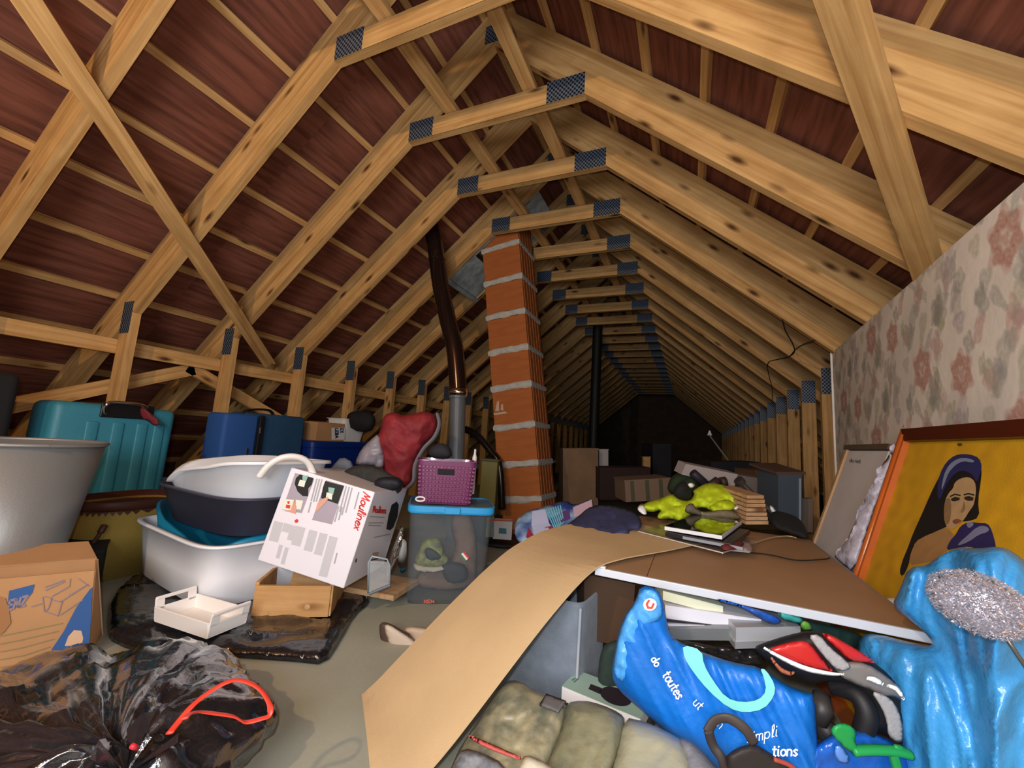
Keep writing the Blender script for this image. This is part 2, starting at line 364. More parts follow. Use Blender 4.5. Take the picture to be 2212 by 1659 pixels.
def painted(name, O, U, V, wu, hv, nu, nv, fn, m, parent=None, **k):
    """grid on a real surface with a flat printed / painted pattern stored per vertex"""
    u = np.linspace(0, wu, nu); v = np.linspace(0, hv, nv); uu, vv = np.meshgrid(u, v)
    c = fn(uu, vv).reshape(-1, 3); c = np.where(c <= 0.04045, c/12.92, ((c+0.055)/1.055)**2.4)
    cols = np.concatenate([c, np.ones((c.shape[0], 1))], 1)
    O = np.array(O); P = O+uu.reshape(-1, 1)*np.array(U)+vv.reshape(-1, 1)*np.array(V)
    i = np.arange(nu*nv).reshape(nv, nu); F = np.stack([i[:-1, :-1], i[:-1, 1:], i[1:, 1:], i[1:, :-1]], -1).reshape(-1, 4)
    me = bpy.data.meshes.new(name); o0 = P.mean(0); me.from_pydata((P-o0).tolist(), [], F.tolist()); me.update(); me.materials.append(m)
    a = me.color_attributes.new('print', 'FLOAT_COLOR', 'POINT'); a.data.foreach_set('color', cols.astype(np.float32).ravel())
    o = bpy.data.objects.new(name, me); COL.objects.link(o); WL[o] = Vector(o0)
    if parent is not None: o.parent = parent; o.location = Vector(o0)-WL[parent]
    else: o.location = Vector(o0)
    return tag(o, k.get('label'), k.get('cat'), k.get('group'), k.get('kind'))

# ================================================================== SETTING
def U(x): return 3.04-0.86*abs(x)
CA = 1/math.sqrt(1+0.86**2); SA = 0.86*CA
chip = mat('worn_chipboard_floor', '#a3a292', 0.8, col2='#999886', vs=3, bump=(60, 0.0006), spec=0.3)
MB().box((0, 5.0, -0.015), (7.4, 19.0, 0.03)).go('floor', chip, kind='structure', origin=(0, 5, -0.03))
wallm = mat('dark_block_wall', '#6b5a49', 0.9, bump=(14, 0.01), var=0.3)
MB().prism([(-3.6, 14.4, 0), (3.6, 14.4, 0), (3.6, 14.4, 0.3), (0, 14.4, 3.4), (-3.6, 14.4, 0.3)], (0, 0.1, 0)).go('wall_back', wallm, kind='structure')
MB().prism([(-3.6, -4.5, 0), (3.6, -4.5, 0), (3.6, -4.5, 0.3), (0, -4.5, 3.4), (-3.6, -4.5, 0.3)], (0, 0.1, 0)).go('wall_front', wallm, kind='structure')
# roof slopes: battens and courses of tiles
ceil = bpy.data.objects.new('ceiling', None); COL.objects.link(ceil); WL[ceil] = Vector((0, 0, 0)); ceil['kind'] = 'structure'
BX = [0.08+0.26*i+(0.005 if i > 2 else 0) for i in range(14)]
def copy_obj(src, loc, parent, rotm=None):
    o = src.copy(); COL.objects.link(o); o.parent = parent; pl = WL[parent]
    M_ = src.matrix_local.to_3x3() if rotm is None else rotm
    o.matrix_local = Matrix.Translation(Vector(loc)-pl) @ M_.to_4x4(); WL[o] = Vector(loc); return o
bat_src = {}
tile_src = {}
for sgn in (-1, 1):
    nrm = Vector((sgn*SA, 0, CA)); dn = Vector((sgn*CA, 0, -SA))
    R = Matrix((Vector((0, 1, 0)), dn, Vector((0, 1, 0)).cross(dn))).transposed()
    for i, bx in enumerate(BX):
        base = Vector((sgn*bx, 0, U(bx)+0.28))
        for y0, y1 in ((-4.5, 3.6), (3.6, 14.4)):
            L = y1-y0; c = base+nrm*0.013+Vector((0, (y0+y1)/2, 0)); key = (round(L, 2))
            if key not in bat_src:
                b = MB(); RR = R; b.box(c, (L, 0.038, 0.026), RR); bat_src[key] = b.go('roof_batten', PINE, ceil, origin=c, rot=RR)
            else: copy_obj(bat_src[key], c, ceil, R)
        # tile course from this batten down to the next
        for j in range(8):
            y0 = -4.5+j*2.4; c = base+nrm*0.040+dn*0.17+Vector((0, y0+1.2, 0))
            tilt = Matrix.Rotation(0.035*(1 if True else 0), 3, Vector((0, 1, 0)))
            if not tile_src:
                vs = []; n = 32
                for k in range(n+1):
                    for e in (-0.185, 0.185): vs.append(Vector((-1.2+2.4*k/n, e, (0.004 if k % 4 < 2 else 0.0)+(0.012 if e > 0 else -0.008))))
                top = [v+Vector((0, 0, 0.014)) for v in vs]; m0 = len(vs)
                fs = [(2*k, 2*k+1, 2*k+3, 2*k+2) for k in range(n)]+[(m0+2*k, m0+2*k+2, m0+2*k+3, m0+2*k+1) for k in range(n)]
                fs += [(2*k, 2*k+2, m0+2*k+2, m0+2*k) for k in range(n)]+[(2*k+1, m0+2*k+1, m0+2*k+3, 2*k+3) for k in range(n)]+[(0, m0, m0+1, 1), (2*n, 2*n+1, m0+2*n+1, m0+2*n)]
                tile_src['o'] = put('tile_course', [c+R @ v for v in vs+top], fs, TILE, ceil, origin=c, rot=R)
            else: copy_obj(tile_src['o'], c, ceil, R)
ridge = MB(); ridge.prism([(-0.2, -4.5, U(.2)+.36), (0, -4.5, U(0)+.42), (0.2, -4.5, U(.2)+.36), (0, -4.5, U(0)+.5)], (0, 19, 0)); ridge.go('ridge_tile', TILE, ceil)

# wallpapered board wall on the right
def wallpaper(u, v):
    H, W_ = u.shape; c = np.zeros((H, W_, 3)); c[:] = np.array([0.92, 0.875, 0.82])
    rng = np.random.RandomState(5)
    for q in range(14):   # soft tone
        fx, fy, ph = rng.uniform(3, 30), rng.uniform(3, 30), rng.uniform(0, 6); c += (0.006*np.sin(fx*u+fy*v+ph))[..., None]
    def blob(cx, cy, rx, ry, ang, col, a=0.75, pet=0):
        m_ = 1.5*max(rx, ry); i0, i1 = np.searchsorted(u[0], (cx-m_, cx+m_)); j0, j1 = np.searchsorted(v[:, 0], (cy-m_, cy+m_))
        if i0 >= i1 or j0 >= j1: return
        x = u[j0:j1, i0:i1]-cx; y = v[j0:j1, i0:i1]-cy; X_ = (x*np.cos(ang)+y*np.sin(ang))/rx; Y_ = (-x*np.sin(ang)+y*np.cos(ang))/ry
        r = np.sqrt(X_**2+Y_**2); th = np.arctan2(Y_, X_)
        lim = 1+(0.18*np.sin(pet*th) if pet else 0.10*np.sin(5*th+cx*40)); k = np.clip((lim-r)/0.10, 0, 1)*a
        k = k*(0.78+0.22*np.sin(9*r+3*th)); c[j0:j1, i0:i1] = c[j0:j1, i0:i1]*(1-k[..., None])+np.array(col)*k[..., None]
    red = [0.70, 0.47, 0.40]; pink = [0.77, 0.60, 0.56]; gr = [0.60, 0.60, 0.56]; gg = [0.62, 0.62, 0.50]; lav = [0.69, 0.64, 0.66]; pale = [0.80, 0.72, 0.66]
    PU, PV = 0.52, 0.48; umax = u.max(); vmax = v.max()
    for a in range(-1, int(umax/PU)+2):
        for b in range(-1, int(vmax/PV)+2):
            ox = a*PU; oy = b*PV+(PV/2 if a % 2 else 0)
            for (x, y, rx, ry, an, col, al, pt) in MOTIF: blob(ox+x, oy+y, rx, ry, an, {'r': red, 'p': pink, 'g': gr, 'y': gg, 'l': lav, 'w': pale}[col], al, pt)
    return np.clip(c, 0, 1)
mr = random.Random(11); MOTIF = []
for fx, fy, s in ((.12, .12, 1), (.38, .30, .85)):
    s *= 1.25; MOTIF.append((fx, fy, .062*s, .066*s, .3, 'p', .5, 6))
    for k in range(6):
        a = k*math.pi/3+.3; MOTIF.append((fx+.036*s*math.cos(a), fy+.040*s*math.sin(a), .021*s, .024*s, a, 'r', .62, 3))
    MOTIF.append((fx, fy, .018, .018, 0, 'r', .4, 3))
for k in range(62):
    x, y = mr.uniform(0, .52), mr.uniform(0, .48); 
    if min(math.hypot(x-.12, y-.12), math.hypot(x-.38, y-.30)) < .095: continue
    t = mr.choice('gglypg'); MOTIF.append((x, y, mr.uniform(.018, .042), mr.uniform(.030, .062), mr.uniform(-.7, .7), t, mr.uniform(.35, .62), mr.choice((0, 3, 4))))
WX = lambda y: 1.80+0.055*y
wd_ = Vector((WX(1.86)-WX(-1.6), 3.46, 0)); wl = wd_.length; wd_.normalize(); W0 = Vector((WX(-1.6), -1.6, 0)); wn = Vector((wd_.y, -wd_.x, 0))
mw = MB(); mw.prism([W0+wn*.002, W0+wd_*wl+wn*.002, W0+wd_*wl+wn*.012, W0+wn*.012], (0, 0, 1.418))
wr = mw.go('wall_right', mat('plasterboard_edge', '#d8d2c6', 0.8), kind='structure', origin=(W0.x, W0.y, 0))
painted('wallpaper', W0, wd_, (0, 0, 1), wl, 1.418, 640, 262, wallpaper, vcol_mat('floral_wallpaper_print', 0.8, (30, .001)), wr)
MB().box(W0+wd_*(wl+.005)+Vector((0.0, 0, .709)), (0.02, 0.008, 1.418)).go('trim_1', mat('white_board_edge', '#e6e0d6', .6), kind='structure')

# ------------------------------------------------------------------ roof trusses
def member(name, poly, y0, y1, xd, m, parent):
    """polygon of (x, z) points, extruded in y; xd = direction of the grain"""
    xd = Vector(xd).normalized(); yd = Vector((0, 1, 0)); zd = xd.cross(yd)
    R = Matrix((xd, yd, zd)).transposed(); c = Vector((sum(p[0] for p in poly)/len(poly), y0, sum(p[1] for p in poly)/len(poly)))
    return MB().prism([(p[0], y0, p[1]) for p in poly], (0, y1-y0, 0)).go(name, m, parent, origin=c, rot=R)
ORD = ['nearest the camera that still shows its collar beam at the top edge', 'second', 'third', 'fourth', 'fifth', 'sixth', 'seventh', 'eighth', 'ninth', 'tenth']
TH = 0.045
tr = {}
def build_truss(k):
    y = 0.6*k
    if k < -1: lab = 'pine roof truss behind the camera, out of the photo'
    elif k == -1: lab = 'leftmost pine roof truss, only its left slope visible at the upper left corner'
    elif k == 0: lab = 'nearest pine roof truss with a collar beam, right rafter crossing the top right corner'
    elif k < 10: lab = '%s pine roof truss counting away from the camera along the collar beams' % ORD[k]
    else: lab = 'pine roof truss fading into the dark far end of the attic'
    g = 'pine roof trusses along the attic' if 0 <= k < 10 else ('trusses in the dark far end' if k >= 10 else ('trusses behind the camera' if k < -1 else 'pine roof trusses along the attic'))
    t = thing('roof_truss', (0, y, 0), lab, 'roof truss', g)
    for s in (-1, 1):
        xe = 3.50
        member('rafter', [(0, U(0)), (0, U(0)+.28), (s*xe, max(U(xe), 0)+.28), (s*xe, max(U(xe), 0.0)+.0)], y, y+TH, (s*CA, 0, -SA), PINE, t)
        if not (s > 0 and k in (0, 1, 2, -1, -2, -3, -4)) or True:
            member('stud', [(s*1.968, 0), (s*1.968, U(1.968)), (s*2.07, U(2.07)), (s*2.07, 0)], y, y+TH, (0, 0, 1), PINE, t)
        MB().box((s*2.019, y-.0012, 1.32), (0.1, 0.0024, 0.195)).go('nail_plate', PLATE, t)
        MB().box((s*.455 if s > 0 else -.475, y-.0012, 2.622), (0.21 if s > 0 else .175, 0.0024, 0.128)).go('nail_plate', PLATE, t)
    member('collar_beam', [(-.565, 2.556), (.565, 2.556), (.565, U(.565)), (.425, 2.675), (-.425, 2.675), (-.565, U(.565))], y-.0005, y+TH-.0005, (1, 0, 0), PINE, t)
    MB().box((0, y-.0012, 3.13), (0.13, 0.0024, 0.12)).go('nail_plate', PLATE, t)
    return t
for k in range(-6, 23): tr[k] = build_truss(k)

def beam(name, p0, p1, wdt, hgt, upv, m, label, cat, group=None, parent=None):
    p0, p1 = Vector(p0), Vector(p1); xd = (p1-p0).normalized(); zd = (Vector(upv)-xd*xd.dot(Vector(upv))).normalized(); yd = zd.cross(xd)
    R = Matrix((xd, yd, zd)).transposed(); c = (p0+p1)/2
    return MB().box(c, ((p1-p0).length, wdt, hgt), R).go(name, m, parent, origin=c, rot=R, label=label, cat=cat, group=group)
nL = Vector((-SA, 0, CA)); nR = Vector((SA, 0, CA))
def onL(y, x): return Vector((-x, y, U(x)))-nL*0.020
def onR(y, x): return Vector((x, y, U(x)))-nR*0.020
def beamL(a, b, *r):
    return beam('diagonal_brace', onL(*a), onL(*b), .085, .036, nL, PINE, *r)
beamL((-1.75, .52), (.985, 2.09), 'long diagonal timber brace nailed under the left rafters, crossing from the top left corner', 'brace')
beam('diagonal_brace', onR(-1.1, .93), onR(1.15, 2.2), .09, .036, nR, PINE, 'diagonal timber brace under the right rafters running down behind the wallpapered wall', 'brace')
beam('ridge_runner', (-.262, -4.3, 2.70), (-.27, 9.0, 2.70), .08, .036, (0, 0, 1), PINE, 'left of the two long timbers lying on top of the collar beams', 'timber')
beam('ridge_runner', (.24, -4.3, 2.70), (.245, 9.0, 2.70), .08, .036, (0, 0, 1), PINE, 'right of the two long timbers lying on top of the collar beams', 'timber')
beam('wall_rail', (-2.09, -4.2, 1.15), (-2.09, 9.0, 1.13), .034, .085, (0, 0, 1), PINE, 'horizontal timber rail nailed behind the left row of studs', 'rail')
beam('knee_brace', (-2.125, -.95, .50), (-2.125, .46, 1.09), .034, .08, (0, 0, 1), PINE, 'rising left arm of the inverted V brace behind the left studs', 'brace')
beam('knee_brace', (-2.125, .42, 1.10), (-2.125, 1.75, .55), .034, .08, (0, 0, 1), PINE, 'falling right arm of the inverted V brace behind the left studs', 'brace')

# ------------------------------------------------------------------ leaning clay chimney
clay = mat('clay_flue_block', '#a96234', 0.9, var=0.16, vs=5, bump=(25, .0015), stretch=(1, 1, 6), spec=.2)
mortar = mat('grey_mortar', '#b9b6ae', 0.95, var=0.2, vs=20, bump=(45, .006))
ch = thing('chimney', (-.15, 2.09, 0), 'leaning orange clay block chimney with grey mortar bands', 'chimney')
sh = Vector((-.152, 0, 1)).normalized(); Rch = Matrix(((sh.z, 0, sh.x), (0, 1, 0), (-sh.x, 0, sh.z)))
def chc(z): return Vector((-.140-.152*z, 2.09, z))
bands = [.271, .548, .854, 1.189, 1.507, 1.829, 2.148, 2.47, 2.79]; prev = -.06
for i, zb in enumerate(bands):
    z0, z1 = max(prev+.018, 0), zb-.018; c = chc((z0+z1)/2); b = MB(); hh = (z1-z0)/sh.z
    b.box(c, (.362, .375, hh), Rch, .006)
    for k in range(5):   # extruded ribs on the side face
        b.box(c+Rch @ Vector((.182, -.14+.07*k, 0)), (.006, .036, hh-.01), Rch)
    b.go('clay_block', clay, ch, origin=c, rot=Rch); prev = zb
rm = random.Random(4)
for zb in bands[:-1]:
    c = chc(zb); R0 = []; hh = .026
    for t_ in (-hh, -hh*.6, hh*.6, hh):
        ex = .0 if abs(t_) == hh else .009
        q = []
        for sx, sy in ((-1, -1), (1, -1), (1, 1), (-1, 1)):
            for m_ in range(7):
                f_ = m_/7; nx = {(-1, -1): (1, 0), (1, -1): (0, 1), (1, 1): (-1, 0), (-1, 1): (0, -1)}[(sx, sy)]
                p = Vector((sx*(.181+ex)+nx[0]*f_*.362, sy*(.1875+ex)+nx[1]*f_*.375, t_+rm.uniform(-.006, .006))); q.append(c+Rch @ p)
        R0.append(q)
    MB().rings(R0, capb=True, capt=True).go('mortar_joint', mortar, ch, origin=c, rot=Rch)
p_ = decal('chalk_mark', plane_map((0, 1.9, 0), (0, -1, 0)), [[(1070, 888), (1074, 868), (1078, 866), (1079, 888)], [(1082, 886), (1083, 874), (1087, 873), (1088, 887)], [(1066, 893), (1092, 889), (1097, 893), (1068, 897)]], mat('chalk', '#c0a28a', .9), ch, lift=.004)
# cement flashing tray in the roof plane round the chimney
zinc = mat('grey_roof_flashing', '#b3bab8', .75, var=.45, vs=9, bump=(18, .006), spec=.4)
fb = MB()
def LP(x, y, o=.0): return Vector((-x, y, U(x)+.02))+nL*o
for (xa, xb, ya, yb) in ((1.02, .76, 1.845, 2.395), (.76, .24, 1.845, 1.895), (.76, .24, 2.285, 2.395), (.34, .16, 1.845, 2.395)):
    fb.prism([LP(xa, ya), LP(xb, ya), LP(xb, yb), LP(xa, yb)], nL*.012)
fb.prism([LP(1.03, 1.85, -.05), LP(1.0, 1.85, -.05), LP(1.0, 2.39, -.05), LP(1.03, 2.39, -.05)], nL*.06)
fb.go('chimney_flashing', zinc, None, label='rough grey flashing sheet in the roof beside the chimney top', cat='flashing')

# ------------------------------------------------------------------ ducts and pipes
foil = mat('brown_foil_duct', '#4f3d38', .17, metal=.85)
pvc = mat('dark_grey_pvc', '#5c6062', .45)
chrome = mat('chrome', '#d8d8d8', .12, metal=1)
duct = thing('ventilation_duct', (-.5, 1.4, 0), 'shiny ribbed flexible duct snaking from the roof into a dark grey pipe', 'duct')
cl = spline([Y(928, 478, 1.44), Y(937, 515, 1.44), Y(944, 560, 1.44), Y(952, 620, 1.43), Y(967, 690, 1.41), Y(981, 745, 1.40), Y(987, 800, 1.40), Y(990, 852, 1.40)], 22)
MB().tube(cl, [.064+(.0035 if i % 2 else 0) for i in range(len(cl))], 24).go('flexible_hose', foil, duct, smooth=True)
pa, pb = Y(989, 852, 1.40), Y(984, 1120, 1.40); pb.z = 0.0
MB().tube([pa+(pb-pa)*t for t in (0, .03, .031, 1)], [.068, .068, .060, .060], 28).go('rigid_pipe', pvc, duct, smooth=False)
MB().tube([pa+Vector((0, 0, .045)), pa+Vector((0, 0, .04)), pa-Vector((0, 0, .01)), pa-Vector((0, 0, .015))], [.062, .073, .073, .06], 28).go('clamp_ring', chrome, duct, smooth=True)
MB().tube([Y(944, 562, 1.44)+Vector((0, 0, .008)), Y(944, 562, 1.44)-Vector((0, 0, .008))], .072, 28).go('joint_ring', foil, duct)
arc = spline([Y(990, 925, 1.75), Y(1012, 930, 1.75), Y(1035, 945, 1.75), Y(1060, 975, 1.75), Y(1078, 1005, 1.75), Y(1085, 1100, 1.75)], 12)
MB().tube(arc, [.028+(.002 if i % 2 else 0) for i in range(len(arc))], 18).go('curved_duct', mat('black_foil_duct', '#26221f', .2, metal=.6), smooth=True, label='thin shiny black duct curving between the grey pipe and the chimney', cat='duct')
pz = Y(1290, 735, 5.2); MB().tube([Vector((pz.x, 5.2, 0)), pz, pz+Vector((0, 0, .9))], .075, 20).go('flue_pipe', mat('black_flue', '#101112', .6), label='black vertical flue pipe in the dark middle of the attic', cat='pipe')

# ================================================================== LEFT SIDE
# cardboard box at the left edge
card = mat('brown_cardboard', '#b5895f', .85, var=.12, vs=7, bump=(90, .0006), spec=.2)
cardd = mat('cardboard_edge', '#cda98a', .9)
blue_i = mat('blue_ink', '#2d5690', .8); greyv = mat('violet_grey_ink', '#8c7a82', .85); olive_i = mat('olive_ink', '#8a7a56', .85)
c0 = Vector((-.60, -.53, 0)); e1 = Vector((-.53, -.85, 0)).normalized(); e2 = Vector((-.85, .53, 0)).normalized(); bh = .285
cb = thing('cardboard_box', c0+e1*.25+e2*.09, 'open printed cardboard box with blue corner, standing at the left edge on the floor', 'box')
def slab(p, a, b, t): return [p, p+a, p+a+b], t
def panel(name, p, a, b, t, m, parent, **k):
    n = Vector(a).cross(Vector(b)).normalized()*t; return MB().prism([p, p+a, p+a+b, p+b], n).go(name, m, parent, **k)
zz = Vector((0, 0, 1))
vb = Vector((-.022, -.012, .255)); vs_ = Vector((-.040, -.030, .250))
MB().prism([c0, c0+e1*.5, c0+e1*.5+vb, c0+vb], Vector((-.85, .53, 0))*.004).go('front_panel', card, cb)
MB().prism([c0, c0+e2*.175, c0+e2*.15+vs_, c0+vb], e1*.004).go('side_panel', card, cb)
MB().prism([c0+e2*.175, c0+e2*.175+e1*.5, c0+e2*.16+e1*.5+vb, c0+e2*.15+vs_], e2*.004).go('back_panel', card, cb)
MB().prism([c0+e1*.5, c0+e1*.5+e2*.175, c0+e1*.5+e2*.16+vb, c0+e1*.5+vb], e1*.004).go('side_panel', card, cb)
MB().prism([c0, c0+e1*.5, c0+e1*.5+e2*.175, c0+e2*.175], (0, 0, .004)).go('base_panel', card, cb)
ft = c0+e2*.15+vs_; MB().prism([ft, ft+e1*.45, ft+e1*.42+e2*.13+Vector((0, 0, .03)), ft+e1*.05+e2*.13+Vector((0, 0, .03))], (0, 0, .004)).go('flap', card, cb)
MB().tube([c0+e2*.175, c0+e2*.15+vs_], .0035, 6).go('pale_edge', cardd, cb)
nbx = vb.cross(e1).normalized(); nbx = nbx if nbx.dot(CAM-c0) > 0 else -nbx; mpf = plane_map(c0+nbx*.0015, nbx)
decal('blue_corner', mpf, [[(200, 1268), (193, 1398), (150, 1412), (118, 1428), (100, 1436), (112, 1402), (137, 1365), (165, 1312), (195, 1272)]], blue_i, cb)
decal('logo_patch', mpf, [[(140, 1395), (148, 1374), (160, 1361), (176, 1362), (180, 1378), (178, 1388), (158, 1394)]], cardd, cb, lift=.0014)
decal('lettering', mpf, text_polys('EXL', (118, 1428), (13, -3), (3, -10), 4)+text_polys('ENZ', (16, 1318), (14, -4), (4, -13), 5), greyv, cb, lift=.0018)
decal('blue_label', mpf, [[(20, 1276), (75, 1262), (70, 1280), (45, 1310), (0, 1318), (0, 1312), (16, 1308)]], blue_i, cb, lift=.0008)
decal('line_drawing', mpf, stroke_polys([[(98, 1275), (140, 1256)], [(98, 1268), (138, 1253)], [(95, 1288), (112, 1292), (104, 1315), (96, 1320), (92, 1290)], [(112, 1288), (150, 1266), (152, 1250)], [(130, 1300), (190, 1262), (150, 1285)], [(130, 1328), (178, 1296)], [(68, 1310), (92, 1303)], [(95, 1320), (125, 1330), (134, 1300), (110, 1295)], [(170, 1250), (192, 1266)]], 2.2), greyv, cb, lift=.0016)
decal('printed_lines', mpf, stroke_polys([[(0, 1374+i*17), (40+i*4, 1366+i*16.5), (135-i*9, 1346+i*17)] for i in range(5)]+[[(0, 1352), (50, 1362-22), (130, 1346-18)]][:0], 2), olive_i, cb, lift=.0012)
decal('tape_patch', mpf, [[(0, 1288), (12, 1292), (20, 1318), (24, 1345), (10, 1364), (0, 1372)]], mat('brown_tape', '#9a6a3c', .5), cb, lift=.002)
silver = mat('brushed_silver_metal', '#8d8c8a', .42, metal=.4, bump=(260, .0003))
bc = (-1.13, -.61); bk = thing('silver_bucket', (bc[0], bc[1], .006), 'tall tapered silver metal bucket behind the cardboard box at the left edge', 'bucket')
R_ = []
for z, r in ((.006, .132), (.02, .142), (.62, .232)): R_.append(sring(bc, z, r, r, 2, 0, 64))
for z, r in ((.62, .225), (.03, .134), (.02, .12)): R_.append(sring(bc, z, r, r, 2, 0, 64))
MB().rings(R_, capb=True, capt=True).go('bucket_body', silver, bk, smooth=True)
MB().tube([(bc[0]+.235*math.cos(t*math.pi/32), bc[1]+.235*math.sin(t*math.pi/32), .622) for t in range(65)], .007, 10, cap=False).go('rolled_rim', silver, bk, smooth=True)

# black suitcase behind the bucket
blk = mat('matt_black_fabric', '#121214', .85, bump=(120, .0008))
bs = thing('black_suitcase', (-1.78, -.68, 0), 'tall black fabric suitcase behind the silver bucket at the left edge', 'suitcase')
MB().box((-1.80, -.70, .46), (.28, .46, .86), None, .03).go('case_body', blk, bs, smooth=True)
for y in (-.88, -.52): MB().tube([(-1.80, y-.02, .022), (-1.80, y+.02, .022)], .022, 14).go('wheel', blk, bs)
# turquoise suitcase
teal = mat('turquoise_shell', '#34859a', .5, var=.15, vs=3, bump=(160, .0008))
ts = thing('turquoise_suitcase', (-1.82, -.08, 0), 'large turquoise suitcase with chrome handle and red ribbon', 'suitcase')
MB().box((-1.82, -.085, .415), (.25, .52, .745), Matrix.Rotation(math.radians(-1), 3, 'X'), .035).go('case_shell', teal, ts, smooth=True)
for a in (-.19, -.085, .02, .10):
    MB().box((-1.694, a, .40), (.012, .05, .60), None, .005).go('shell_rib', teal, ts, smooth=True)
mpt = plane_map((-1.688, 0, 0), (1, 0, 0))
MB().box(X(277, 889, -1.69), (.012, .23, .075), None, .02).go('handle_recess', mat('black_plastic', '#0e0e10', .4), ts)
MB().tube(spline([X(228, 893, -1.68), X(229, 876, -1.66), X(245, 869, -1.66), X(300, 874, -1.66), X(318, 882, -1.68)], 6), .009, 10).go('carry_handle', chrome, ts, smooth=True)
soft('ribbon', [(292, 880), (303, 874), (325, 892), (347, 912), (335, 922), (318, 908), (306, 905)], lambda x, y: (X(320, 900, -1.65)-CAM).dot(FW), mat('dark_red_ribbon', '#6d1626', .7), ts, tf=.004, tb=.004, R=8, step=6, amp=.006, fr=30)
for y in (-.28, .11): MB().tube([(-1.80, y-.02, .024), (-1.80, y+.02, .024)], .024, 14).go('wheel', blk, ts)
# wicker-looking yellow bag
yel = mat('straw_yellow_fabric', '#9c8238', .85, bump=(150, .002), var=.2); brn = mat('dark_brown_leather', '#4a2418', .6)
yb = thing('straw_tote_bag', (-1.475, -.08, 0), 'straw yellow tote bag with scalloped brown rim, between the silver bucket and the white tubs', 'bag')
cy_ = Vector((-1.475, -.08)); tub('bag_body', cy_, [(.0, .15, .21), (.18, .16, .215), (.315, .165, .22)], yel, yb, p=3, yaw=.15, thick=.004, lip=0)
tub('bag_rim', cy_, [(.305, .168, .223), (.345, .17, .225)], brn, yb, p=3, yaw=.15, thick=.004, lip=0)
sc_ = MB()
for k in range(44):
    t = 2*math.pi*k/44; q = sring(cy_, .305, .17, .225, 3, .15, 44)[k]; q2 = sring(cy_, .305, .17, .225, 3, .15, 44)[(k+1) % 44]
    sc_.prism([q, (q+q2)/2-Vector((0, 0, .018)), q2], (q2-q).cross(Vector((0, 0, 1))).normalized()*.003)
sc_.go('scallop_trim', brn, yb, kind='stuff')
q0 = Z(222, 1140, .30); MB().tube(spline([X(226, 1135, -1.285), X(222, 1142, -1.28), X(214, 1155, -1.28), X(205, 1168, -1.285), X(196, 1180, -1.29)], 5), [.012]+[.013]*8+[.008]*12, 8).go('strap', brn, yb, smooth=True)
db = thing('dark_box', (-1.16, -.22, 0), 'small black box on the floor between the cardboard box and the tote bag', 'box')
cdb = Z(193, 1250, .0); MB().box((-1.30, -.33, .09), (.26, .20, .17), Rz(-.5), .008).go('box_body', blk, db); MB().box((-1.30, -.33, .178), (.27, .21, .015), Rz(-.5), .004).go('box_lid', blk, db)

# blue suitcase, crate etc. along the studs
bl1 = mat('dark_blue_fabric', '#1f4a6e', .8, var=.15, vs=14, bump=(200, .001)); bl2 = mat('bright_blue_fabric', '#27569c', .75, bump=(200, .001)); trimm = mat('black_trim', '#151519', .5)
su = thing('blue_suitcase', (-1.86, .82, 0), 'two-tone blue fabric suitcase with metal zip pulls, standing against the left studs', 'suitcase')
MB().box((-1.85, .88, .42), (.20, .50, .79), None, .03).go('case_body', bl1, su, smooth=True)
MB().box((-1.83, .60, .42), (.20, .24, .76), None, .025).go('front_pocket', bl2, su, smooth=True)
MB().box((-1.728, .735, .45), (.02, .035, .70), None, .004).go('zip_band', trimm, su)
MB().tube(spline([(-1.80, .62, .79), (-1.79, .66, .83), (-1.79, .82, .845), (-1.80, .88, .80)], 5), .013, 8, flat=.6).go('carry_handle', trimm, su, smooth=True)
for a, b in ((562, 930), (533, 975)):
    p = X(a, b, -1.715); MB().box(p, (.008, .012, .045), None, .003).go('zip_pull', chrome, su)
navy = mat('dark_blue_plastic', '#0c2a73', .35)
cr = thing('blue_storage_tub', (-1.85, 1.48, 0), 'dark blue plastic storage tub behind the clothes, next to the blue suitcase', 'storage tub')
tub('tub_body', (-1.86, 1.46), [(0, .16, .27), (.60, .19, .31)], navy, cr, p=8, thick=.006, lip=.014, smooth=False)
tub('rim', (-1.86, 1.46), [(.585, .208, .328), (.625, .21, .33)], navy, cr, p=8, thick=.006, lip=0, smooth=False)
MB().box((-1.86, 1.46, .628), (.40, .64, .010), None, .004).go('lid', navy, cr)
cbx = thing('labelled_carton', (-1.85, 1.36, .634), 'small cardboard carton with white label on top of the blue storage tub', 'box')
MB().box((-1.84, 1.38, .711), (.20, .30, .154), None, .003).go('carton_body', card, cbx); mpc = plane_map((-1.738, 0, 0), (1, 0, 0))
decal('address_label', mpc, [[(716, 924), (746, 924), (744, 950), (716, 950)]], mat('white_paper', '#d9d6d2', .8), cbx)
decal('label_lettering', mpc, text_polys('LEBA', (724, 926), (0, 5.5), (4, 0), 2)+text_polys('EX', (735, 926), (0, 5), (4, 0), 1.8), mat('navy_ink', '#25304e', .8), cbx, lift=.0016)
wb = thing('white_basket', (-1.83, 1.72, .634), 'small white plastic basket with slotted side on the blue storage tub', 'basket')
whp = mat('white_plastic', '#dcdad6', .4)
tub('basket_body', (-1.84, 1.66), [(.634, .085, .115), (.83, .11, .15)], whp, wb, p=7, thick=.005, lip=.012, smooth=False)
mpw = plane_map((-1.738, 0, 0), (1, 0, .1))
MB().tube([(-1.9, 1.95, .63), (-1.9, 1.95, .64)], .001, 4) 
bb = soft('black_bag', [(748, 905), (752, 893), (765, 888), (790, 886), (808, 895), (812, 915), (800, 935), (760, 930)], lambda x, y: 3.75, blk, tf=.06, tb=.10, R=30, step=8, amp=.02, label='black sack behind the small white basket', cat='sack')

